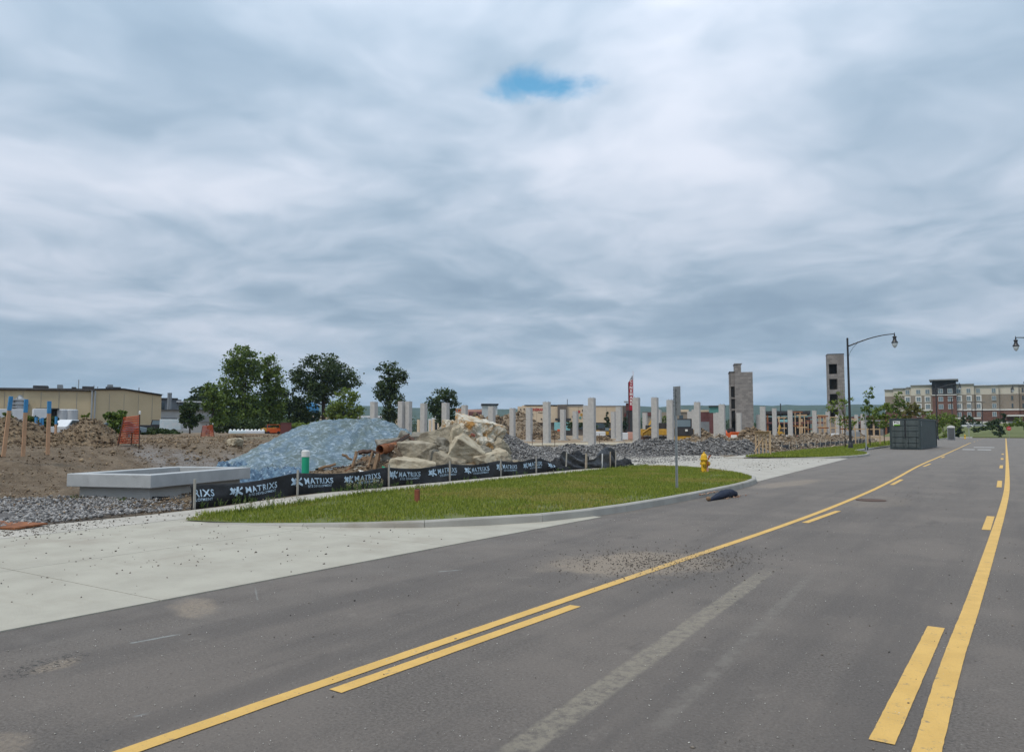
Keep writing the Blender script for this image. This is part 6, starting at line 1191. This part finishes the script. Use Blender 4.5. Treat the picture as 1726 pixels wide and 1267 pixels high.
def background():
    s = Bld('red_store', 'low purple and salmon store front far behind the earth heaps', 800, 420); s.b('store_wall', 'pink', 776, 826, 690, 707, 0, 30, ground=True); s.b('tower_wall', 'lgrey', 812, 838, 684, 707, -2, 20, ground=True); s.b('tower_cap', 'hdark', 811, 840, 680.5, 682.5, -3, 21); s.b('sign_band', 'maroon', 790, 815, 694, 700, -.6, -.1); s.b('tower_top', 'mgrey', 814, 836, 682.6, 684, -1, 19)
    s = Bld('scaffold_tower', 'orange scaffold tower standing by the round tree', 775, 150, 0, 'scaffold')
    for x in (769, 773, 778): MB().tube([(s.X(x), 0, 0), (s.X(x), 0, s.Z(689))], .09, 5).build('standard', MT['machine_o'], s.t); MB().tube([(s.X(x), 1.5, 0), (s.X(x), 1.5, s.Z(689))], .09, 5).build('standard', MT['machine_o'], s.t)
    for y in (690, 696, 702, 708, 714): MB().bx(s.X(768), s.X(779), -.1, 1.6, s.Z(y), s.Z(y)+.22).build('deck', MT['lumber'], s.t)
    for y in (690, 702): MB().tube([(s.X(769), -.08, s.Z(y+6)), (s.X(778), -.08, s.Z(y))], .06, 4).build('brace', MT['machine_o'], s.t)
    s = Bld('brick_store', 'long low red brown store with cream cornice far behind the columns', 1140, 330); s.b('wall', 'taupe', 1085, 1165, 695, 724, 0, 30, ground=True); s.b('cornice', 'cine', 1128, 1160, 691, 695, -.5, 30); s.b('red_wall', 'maroon', 1160, 1210, 695, 711, -.8, 28); s.b('grey_base', 'mgrey', 1160, 1212, 711, 726, -1, 28, ground=True); s.b('red_fascia', 'maroon', 1085, 1110, 695, 701, -.5, -.1); s.b('cornice', 'cine', 1170, 1192, 692, 695, -.9, 20)
    for x in (1128, 1138, 1148): s.b('window', 'glass', x-3, x+3, 700, 708, -.12, -.01)
    s = Bld('teal_store', 'store with a flat teal tower and dark cornice', 1211, 330); s.b('tower', 'teal', 1197.5, 1213, 687.5, 697, -6, 6); s.b('tower_side', 'mgrey', 1213.05, 1222, 687.5, 724, -5.8, 6, ground=True); s.b('cornice', 'hdark', 1196.5, 1223, 685.8, 687.5, -6.6, 6.6); s.b('lower_front', 'maroon', 1197, 1213, 697.05, 724, -5.9, 6, ground=True)
    s = Bld('works_shed', 'dark blue roofed shed with red beams under construction', 1345, 260); s.b('roof', 'hdark', 1290, 1364, 694.5, 699, -1, 30); s.b('wall', 'dgrey', 1290, 1364, 704, 726, 6, 30, ground=True); s.b('red_beam', 'maroon', 1290, 1500, 712, 714.5, -1.5, -.9); s.b('red_beam', 'maroon', 1360, 1505, 704, 706.5, -1.3, -.7); s.b('teal_panel', 'aqua', 1318, 1330, 708, 713, -1.2, -.8)
    for x in range(1300, 1505, 17): MB().bx(s.X(x)-.25, s.X(x)+.25, -1.1, -.6, 0, s.Z(700 + (x*7 % 9))).build('steel_post', MT['lumber' if x % 2 else 'rust'], s.t)
    for x0, x1 in ((1302, 1322), (1338, 1362), (1428, 1440), (1446, 1462), (1470, 1496)): s.b('dark_opening', 'dark', x0, x1, 715, 728, 3, 3.5, ground=True)
    s.b('rear_wall', 'roofg', 1366, 1510, 709, 730, 5, 6, ground=True); s.b('rear_wall', 'maroon', 1440, 1510, 702, 709, 5.1, 5.9)
    for x in (1319.5, ): MB().bx(s.X(x)-.16, s.X(x)+.16, 4, 4.3, 0, s.Z(682)).build('mast', MT['hdark'], s.t)
    s = Bld('rail_depot', 'low white shed roof far beyond the far cream columns', 620, 330); s.b('wall', 'lgrey', 598, 642, 704, 720, 0, 20, ground=True); s.b('roof', 'trail', 596, 644, 701, 704, -.6, 20.5); s.b('fascia', 'mgrey', 598, 642, 706, 708, -.2, -.05)
    s = Bld('white_hall', 'small white gabled hall between the slim and the round trees', 733, 330); s.b('wall', 'trail', 722, 745, 706, 722, 0, 12, ground=True); MB().vprism([(s.X(727), s.Z(706)+.01), (s.X(741), s.Z(706)+.01), (s.X(739), s.Z(702)), (s.X(734), s.Z(700.5)), (s.X(729), s.Z(702))], .5, 10).build('gable', MT['trail'], s.t); s.b('door', 'dark', 730, 737, 711, 722, -.2, -.01, ground=True)
    s = Bld('water_tank', 'round blue tank sign showing through the oak leaves', 524, 190, 0, 'tank'); MB().lathe([(.2, s.Z(700)), (1.5, s.Z(697)), (1.9, s.Z(690)), (1.5, s.Z(683)), (.3, s.Z(680))], 14, (0, 0, 0)).build('drum', MT['blue'], s.t, True); MB().tube([(0, 0, 0), (0, 0, s.Z(698))], .3, 8).build('stem', MT['lgrey'], s.t)
background()
def hotel():
    s = Bld('hotel', 'five storey cream and brick hotel with a dark central tower', 1620, 364); top = 662.5
    def wing(x0, x1, d, yt, tag_=''):
        s.b('cream_storey', 'cream', x0, x1, yt, 673.5, d, d+18); s.b('taupe_storeys', 'taupe', x0, x1, 673.6, 696, d+.05, d+18); s.b('brick_storey', 'hbrick', x0, x1, 696.2, 712, d, d+18); s.b('stone_base', 'trim', x0, x1, 712.1, 730, d-.05, d+18, ground=True); s.b('cornice', 'roofg', x0-.5, x1+.5, yt-1.2, yt-.02, d-.6, d+18.5); s.b('string_course', 'trim', x0, x1, 694.6, 696.4, d-.25, d-.02)
    wing(1521, 1533, 2.5, 664); wing(1533.2, 1551, 1.2, 662.5); wing(1551.2, 1557, 0, 661.5); wing(1557.2, 1585, -1.2, 659); wing(1616, 1638, -1.2, 659); wing(1638.2, 1668, 0, 661.5); wing(1668.2, 1692, 1.2, 661); wing(1692.2, 1703, 2.4, 661); wing(1716, 1790, -3, 657)
    for a, b, yt, d in ((1585.2, 1615.8, 652.5, -3), (1703.2, 1715.8, 657, -3.4)):
        s.b('dark_tower', 'hdark', a, b, yt, 673, d, d+14); s.b('tower_brick', 'hbrick', a, b, 674.2, 730, d+.02, d+14, ground=True); s.b('tower_course', 'trim', a-.4, b+.4, 673, 674.2, d-.3, d+14); s.b('tower_roof', 'roofg', a-3.2, b+3.2, yt-1.7, yt-.05, d-2, d+15)
    for x in (1552.5, 1567, 1579): 
        d = 0 if x < 1557 else -1.2
        for y in (679.3, 690.3): s.b('white_bay', 'trim', x-4, x+4, y-5, y+4.4, d-.09, d-.01)
        for y in (668, 679, 690, 702): s.win(x, y, 5.2, 6, d-.1, 'glass_l', 'trim')
    for x in (1618.8, 1631, 1643, 1662):
        d = -1.2 if x < 1638 else 0
        if x < 1650:
            for y in (679.3, 690.3): s.b('white_bay', 'trim', x-3.4 if x < 1620 and False else x-2.6, x+4, y-5, y+4.4, d-.09, d-.01)
        for y in (668, 679, 690, 702): s.win(x, y, 4.6, 6, d-.1, 'glass_l', 'trim')
    for x in (1596, 1608):
        for y in (668, 679.5, 690.5): s.win(x, y, 5.4, 6.4, -3, 'glass_l', 'trim')
    for x in (1684, 1697):
        for y in (668, 679, 690): s.win(x, y, 2, 6, 1.2 if x < 1692 else 2.4, 'glass', 'taupe', None, False)
    for x in (1706, 1712):
        for y in (667, 679, 690): s.win(x, y, 3, 7, -3.4, 'glass_l', 'trim')
    for x in (1719, 1732, 1745):
        for y in (668, 679, 690, 702): s.win(x, y, 4.4, 6, -3, 'glass_l', 'trim')
    for x, w in ((1640, 8), (1648, 6), (1660, 3), (1560, 3)): s.b('roof_unit', 'trail', x, x+w, 658.6, 661, 6, 9)
    s.b('canopy', 'trim', 1676, 1704, 703.5, 705.5, -8, 1); s.b('canopy_post', 'trim', 1690, 1691, 705.5, 730, -7.5, -7, ground=True); s.b('low_wall', 'trim', 1604, 1645, 706.5, 708.5, -3.6, -3.05)
    # lawn, drive and parked cars before it
    structure(MB().bx(-26, 70, 190.4, 206, -.4, .0).build('cross_street', MT['walk'])); structure(MB().bx(-26, -6.5, 188.003, 190.397, -.4, -.004).build('cross_street_mouth', MT['road']))
    structure(MB().add([(-26, 206.02, .04), (70, 206.02, .04), (70, 345, 4.0), (-34, 345, 4.0)], [(0, 1, 2, 3)]).build('hotel_lawn', MT['turf'])); structure(MB().bx(-6.45, 12, 188.02, 190.38, -.4, .13).build('junction_verge', MT['turf']))
    for px, D, m, lab in ((1628, 300, 'trail', 'white car parked in front of the hotel'), (1642, 306, 'dgrey', 'dark car parked in front of the hotel beside the white one'), (1650, 304, 'galv', 'silver car parked in front of the hotel')): car(px, D, m, lab, .0285*(D-206)*.9)
    for px, y0, D, lab in ((1639.5, 684, 300, 'slender dark parking lot light mast before the hotel'), (1657, 685, 280, 'dark light mast with a double head on the hotel lawn'), (1624.5, 686, 310, 'thin light mast by the hotel tower'), (1606, 678, 210, 'dark light pole rising in front of the hotel brick tower')):
        k = PXM(D); c = AT(px, D); t = thing('light_mast', lab, 'light pole', (c.x, c.y, 0), facing(c)); h = H+(HY-y0)/k; MB().tube([(0, 0, -.3), (0, 0, h)], .11, 6).build('pole', MT['black'], t); MB().box((.0, 0, h), (1.8, .3, .12)).build('lamp_head', MT['black'], t)
def car(px, D, mat, lab, z=0, rz=0):
    c = AT(px, D); t = thing('parked_car', lab, 'car', (c.x, c.y, z), facing(c)+rz); MB().vprism([(-2.2, .3), (2.2, .3), (2.25, .75), (1.3, .92), (.7, 1.4), (-1.1, 1.42), (-1.9, .95), (-2.25, .85)], -.85, .85).build('body', MT[mat], t, bevel=.06); MB().vprism([(1.1, .95), (.65, 1.34), (-1.05, 1.36), (-1.65, .98)], -.87, .87).build('windows', MT['glass'], t)
    for x in (-1.4, 1.4):
        for y in (-.8, .8): MB().lathe([(.33, -.1), (.33, .1)], 14, (x, y, .33), Euler((math.pi/2, 0, 0)).to_matrix()).build('wheel', MT['tyre'], t)
hotel()

# ------------------------------------------------------------------ machines and yard things
def excavator(px, D, mat, lab, turn, boom=((.6, 1.9), (2.6, 4.2), (4.6, 3.2), (4.9, 1.2)), s=1.0):
    c = AT(px, D); t = thing('excavator', lab, 'excavator', (c.x, c.y, terr(c.x, c.y)), facing(c)+turn); t.scale = (s, s, s)
    for y in (-1.1, 1.1): MB().vprism([(-1.9, .2), (-1.6, .0), (1.6, 0), (1.9, .2), (1.9, .65), (1.6, .85), (-1.6, .85), (-1.9, .65)], y-.28, y+.28).build('track', MT['tyre'], t)
    b = MB().bx(-2.1, 1.1, -1.2, 1.2, .95, 2.0).build('upper_body', MT[mat], t, bevel=.12); MB().bx(-2.3, -1.5, -1.15, 1.15, 1.0, 2.25).build('counterweight', MT[mat], b, bevel=.1); cb = MB().bx(-.2, 1.2, -1.15, -.1, 2.0, 3.05).build('cab', MT['hdark'], t, bevel=.08); MB().bx(.0, 1.1, -1.18, -1.152, 2.15, 2.95).build('cab_glass', MT['glass_l'], cb)
    P = [(x, .35, z) for x, z in boom]; MB().tube([P[0], P[1]], [.32, .24], 4).build('boom', MT[mat], t); MB().tube([P[1], P[2], P[3]][:2] + [P[3]], [.22, .2, .14], 4).build('stick', MT[mat], t); q = P[3]; MB().vprism([(q[0]-.5, q[2]), (q[0]+.4, q[2]+.1), (q[0]+.3, q[2]-.6), (q[0]-.5, q[2]-.7)], -.2, .9).build('bucket', MT['rust_d'], t); MB().tube([(P[0][0]+.4, .35, P[0][2]), (P[1][0]-.7, .35, P[1][2]-.6)], .09, 6).build('ram', MT['galv'], t)
def machines():
    excavator(1088, 128, 'machine_y', 'yellow excavator with raised arm working between the columns', .9, ((.6, 1.9), (2.6, 4.2), (4.6, 3.2), (4.9, 1.2)), .8); excavator(1118, 118, 'machine_y', 'yellow excavator parked low behind the column pair', 2.6, ((.6, 1.6), (2.2, 2.2), (3.6, 1.4), (3.9, .7)), .9)
    excavator(1230, 112, 'machine_o', 'orange excavator with a folded arm beside the wide block tower', 2.2, ((.6, 1.9), (1.9, 3.3), (2.9, 2.4), (2.6, 1.0)), .62)
    excavator(1314, 150, 'machine_y', 'yellow excavator half hidden by far columns', 1.4, ((.6, 1.9), (2.6, 4.2), (4.6, 3.2), (4.9, 1.2)), .6); excavator(1018, 150, 'machine_y', 'small yellow excavator in front of the cinema', .3, ((.6, 1.6), (2.0, 2.6), (3.2, 1.8), (3.4, .6)), .7)
    D = 96; c = AT(1152, D); t = thing('wheel_loader', 'black and yellow wheel loader seen from behind next to the sign post', 'loader', (c.x, c.y, 0), facing(c)); MB().bx(-1.1, 1.15, 0, 3.2, .9, 1.9).build('body', MT['hdark'], t, bevel=.1); cb = MB().bx(-.95, 1.0, .5, 2.0, 1.9, 3.05).build('cab', MT['hdark'], t, bevel=.06); MB().bx(-.8, .85, .46, .498, 2.05, 2.9).build('cab_glass', MT['glass_l'], cb); MB().bx(-1.4, -1.1, -.1, 2.8, .7, 2.0).build('mudguard', MT['machine_y'], t); MB().bx(-1.3, 1.2, -.2, .4, .45, .9).build('rear_bumper', MT['machine_y'], t); MB().bx(.2, .5, -.15, -.01, 1.5, 1.75).build('work_light', MT['white_pl'], t)
    for x in (-1.05, 1.05):
        for y in (.5, 2.9): MB().lathe([(.65, -.25), (.7, 0), (.65, .25)], 14, (x, y, .62), Euler((0, math.pi/2, 0)).to_matrix()).build('wheel', MT['tyre'], t)
    # yard by the tall trees
    D = 92; k = PXM(D)
    for i, (x0, x1) in enumerate(((387, 416), (416.5, 445))):
        c = AT((x0+x1)/2, D); zb = terr(c.x, c.y); w = (x1-x0)/k; t = thing('wrapped_pallet', ('long low stack of pale blue wrapped building material', 'white wrapped stack of building material next to the pale blue one')[i], 'wrapped stack', (c.x, c.y, zb), facing(c)); MB().bx(-w/2, w/2, 0, 1.2, 0, .12).build('pallet', MT['lumber'], t); MB().bx(-w/2+.02, w/2-.02, .02, 1.2, .12, .45).build('wrapped_load', MT['wrap' if i == 0 else 'trail'], t, bevel=.06)
        for j in range(5): MB().lathe([(.2, .44), (.14, .58), (.03, .64)], 7, (-w/2+w*(j+.5)/5, .5, 0)).build('bundle_top', MT['white_pl'], t, True)
    for px, D, x, y, z, m, lab in ((482, 96, 1.25, 1.2, 1.35, 'maroon', 'dark red steel site box below the thicket'), (503, 95, .85, .8, .5, 'trail', 'low white crate beside the dark red box'), (353, 90, .9, .6, .25, 'lumber', 'low stack of boards beside the small orange mesh')):
        c = AT(px, D); t = thing('site_box', lab, 'site box', (c.x, c.y, terr(c.x, c.y)), facing(c)); MB().bx(-x/2, x/2, 0, y, 0, z).build('box_body', MT[m], t, bevel=.03); MB().bx(-x/2-.03, x/2+.03, -.03, y+.03, z, z+.06).build('lid', MT[m], t)
    excavator(453, 100, 'machine_y', 'small yellow digger among the wrapped stacks', 2.9, ((.6, 1.3), (1.4, 2.0), (2.3, 1.6), (2.6, .5)), .38)
    D = 98; c = AT(461, D); t = thing('scissor_lift', 'orange platform lift parked below the tall pair of trees', 'platform lift', (c.x, c.y, terr(c.x, c.y)), facing(c)); MB().bx(-.8, .8, 0, .9, .2, .7).build('chassis', MT['machine_o'], t); 
    for z in (.75, 1.15): MB().bx(-.75, .75, .05, .85, z, z+.06).build('deck_rail', MT['machine_o'], t)
    for x in (-.72, .72): MB().bx(x-.03, x+.03, .05, .11, .7, 1.2).build('stanchion', MT['machine_o'], t)
    for x in (-.6, .6): MB().lathe([(.2, -.1), (.2, .1)], 10, (x, .0, .2), Euler((math.pi/2, 0, 0)).to_matrix()).build('wheel', MT['tyre'], t)
    # trailers and pickup at the warehouse
    for px, D, w, y0, lab in ((14, 92, 38, 695, 'long white box trailer parked along the warehouse'), (70, 94, 22, 694, 'white box trailer parked near the dark bay')):
        k = PXM(D); c = AT(px, D); zb = terr(c.x, c.y); hh = H+(HY-y0)/k-zb; W = w/k; t = thing('box_trailer', lab, 'trailer', (c.x, c.y, zb), facing(c)+.05); MB().bx(-W/2, W/2, 0, 2.4, .75, hh).build('box_body', MT['trail'], t, bevel=.04); MB().bx(-W/2, W/2, .1, 2.3, .55, .745).build('chassis', MT['hdark'], t)
        for x in (-W/2+.5, -W/2+1.3, W/2-.6): MB().lathe([(.42, -.15), (.42, .15)], 12, (x, .2, .42), Euler((math.pi/2, 0, 0)).to_matrix()).build('wheel', MT['tyre'], t)
    D = 108; k = PXM(D); c = AT(287, D); zb = terr(c.x, c.y); t = thing('box_trailer', 'short white box trailer hitched by the pickup truck', 'trailer', (c.x, c.y, zb), facing(c)); MB().bx(-15/k, 15/k, 0, 2.2, .5, H+(HY-708)/k-zb).build('box_body', MT['wrap'], t, bevel=.05); MB().bx(15/k, 26/k, .2, 2, .5, H+(HY-711)/k-zb).build('nose', MT['trail'], t)
    for x in (-.4, .4): MB().lathe([(.35, -.1), (.35, .1)], 12, (x, .05, .35), Euler((math.pi/2, 0, 0)).to_matrix()).build('wheel', MT['tyre'], t)
    c = AT(264, 112); t = thing('pickup_truck', 'dark green pickup truck parked by the warehouse corner', 'pickup', (c.x, c.y, terr(c.x, c.y)), facing(c)); MB().vprism([(-2.6, .5), (2.5, .5), (2.5, 1.15), (1.3, 1.2), (.8, 1.85), (-.6, 1.88), (-.75, 1.2), (-2.6, 1.2)], 0, 1.9).build('body', MT['hdark'], t, bevel=.05); MB().vprism([(1.05, 1.25), (.72, 1.76), (-.5, 1.78), (-.6, 1.25)], -.02, 1.92).build('windows', MT['glass_l'], t)
    for x in (-1.6, 1.6): MB().lathe([(.4, -.12), (.4, .12)], 12, (x, .05, .4), Euler((math.pi/2, 0, 0)).to_matrix()).build('wheel', MT['tyre'], t)
    car(55, 80, 'trail', 'white car half hidden behind the dirt piles', terr(-70, 35)); car(205, 85, 'glass_l', 'blue grey car half hidden behind the leafy shrub', terr(-70, 35)); car(112, 76, 'trail', 'white car nosing out between the two dirt piles', terr(-70, 35), 1.2)
    # clutter between the far columns
    for px, D, w, h, m, lab in ((1237, 104, .8, 1.0, 'white_pl', 'white bulk bag beside the orange excavator'), (1331, 118, 1.0, .9, 'trail', 'white drum by the far columns'), (1346, 112, .5, .9, 'red', 'small red fuel can on the spoil heap'), (1050, 125, 1.6, 1.2, 'trail', 'white crate behind the columns before the crimson sign'), (1066, 128, 1.8, 1.3, 'pink', 'pink wrapped bundle under the crimson sign'), (946, 150, 1.6, 1.8, 'machine_o', 'orange barrier box at the foot of the cinema'), (1008, 135, 2.6, 1.4, 'trail', 'white pickup sized tank near the cinema conifer'), (1407, 112, 1.0, 1.2, 'trail', 'white tank near the slim tower foot'), (1437, 105, 1.6, 1.5, 'roofg', 'grey generator behind the lamp pole')):
        c = AT(px, D); t = thing('site_crate', lab, 'crate', (c.x, c.y, terr(c.x, c.y)), facing(c)); MB().bx(-w/2, w/2, 0, w*.8, .08, h).build('box_body', MT[m], t, bevel=.08); MB().bx(-w/2, w/2, .05, w*.75, 0, .079).build('pallet', MT['lumber'], t)
    r = random.Random(9)
    for i, px in enumerate((1318, 1345, 1352, 1366, 1385, 1388, 1404, 1424, 1436)):
        D = r.uniform(150, 180); c = AT(px, D); t = thing('shoring_tower', 'tall tan timber shoring frame among the far columns', 'shoring frame', (c.x, c.y, 0), facing(c), 'timber shoring among the far columns'); h = r.uniform(3.6, 5.4)
        for x in (-.45, .45): MB().bx(x-.08, x+.08, 0, .16, 0, h).build('post', MT['lumber'], t)
        for z in (h*.45, h-.25): MB().bx(-.9, .9, -.02, -.003, z, z+.22).build('rail', MT['rust' if i % 2 else 'lumber'], t)
machines()

# ------------------------------------------------------------------ far hills and air
def hills():
    n, m = 220, 12; V = []
    for j in range(m):
        q = j/(m-1); R = 1700 + 1000*q
        for i in range(n):
            a = math.radians(-110 + 200*i/(n-1)) ; x, y = -R*math.sin(-a), R*math.cos(a)
            ridge = 78 + 14*fbm(i*.05, 0, 1, 2) + 5*fbm(i*.5, 0, 1, 4) - 24*float(smooth(math.radians(-15), math.radians(25), a))
            V.append((x, y, -.6 + ridge*math.sin(q*math.pi/2)**1.3 + (2.2*fbm(i*.9, j, 1, 6) if q > .3 else 0)))
    structure(raw('hills', V, [(j*n+i, j*n+i+1, (j+1)*n+i+1, (j+1)*n+i) for j in range(m-1) for i in range(n-1)], MT['forest'], smooth=True))
hills()
def far_woods():
    r = np.random.default_rng(5); P = []
    L = []
    for i in range(150):
        a = math.radians(r.uniform(-72, 8)); R = r.uniform(520, 900); h = r.uniform(7, 13); L.append((R*math.sin(a), R*math.cos(a), h*.5, r.uniform(6, 14), r.uniform(6, 14), h*.5))
    V, Fc = leaf_cloud(L, 26000, 1.5, 3, spread=.25); o = raw('distant_woods', V, Fc, MT['leaf_d']); tag(o, 'distant band of dark trees along the horizon behind the site', 'woods', kind='stuff')
far_woods()
def haze():
    o = MB().bx(-3500, 3500, -3500, 3500, -1.6, 125).build('haze', bpy.data.materials.new('air')); o['kind'] = 'stuff'; m = o.data.materials[0]; m.use_nodes = True; N = m.node_tree.nodes
    for n in list(N):
        if n.type != 'OUTPUT_MATERIAL': N.remove(n)
    v = N.new('ShaderNodeVolumePrincipled'); v.inputs['Color'].default_value = (.55, .78, 1, 1); v.inputs['Density'].default_value = .00010; v.inputs['Anisotropy'].default_value = .1; m.node_tree.links.new(v.outputs[0], [n for n in N if n.type == 'OUTPUT_MATERIAL'][0].inputs['Volume'])
    tag(o, 'thin pale air haze over the whole place', 'haze')
haze()
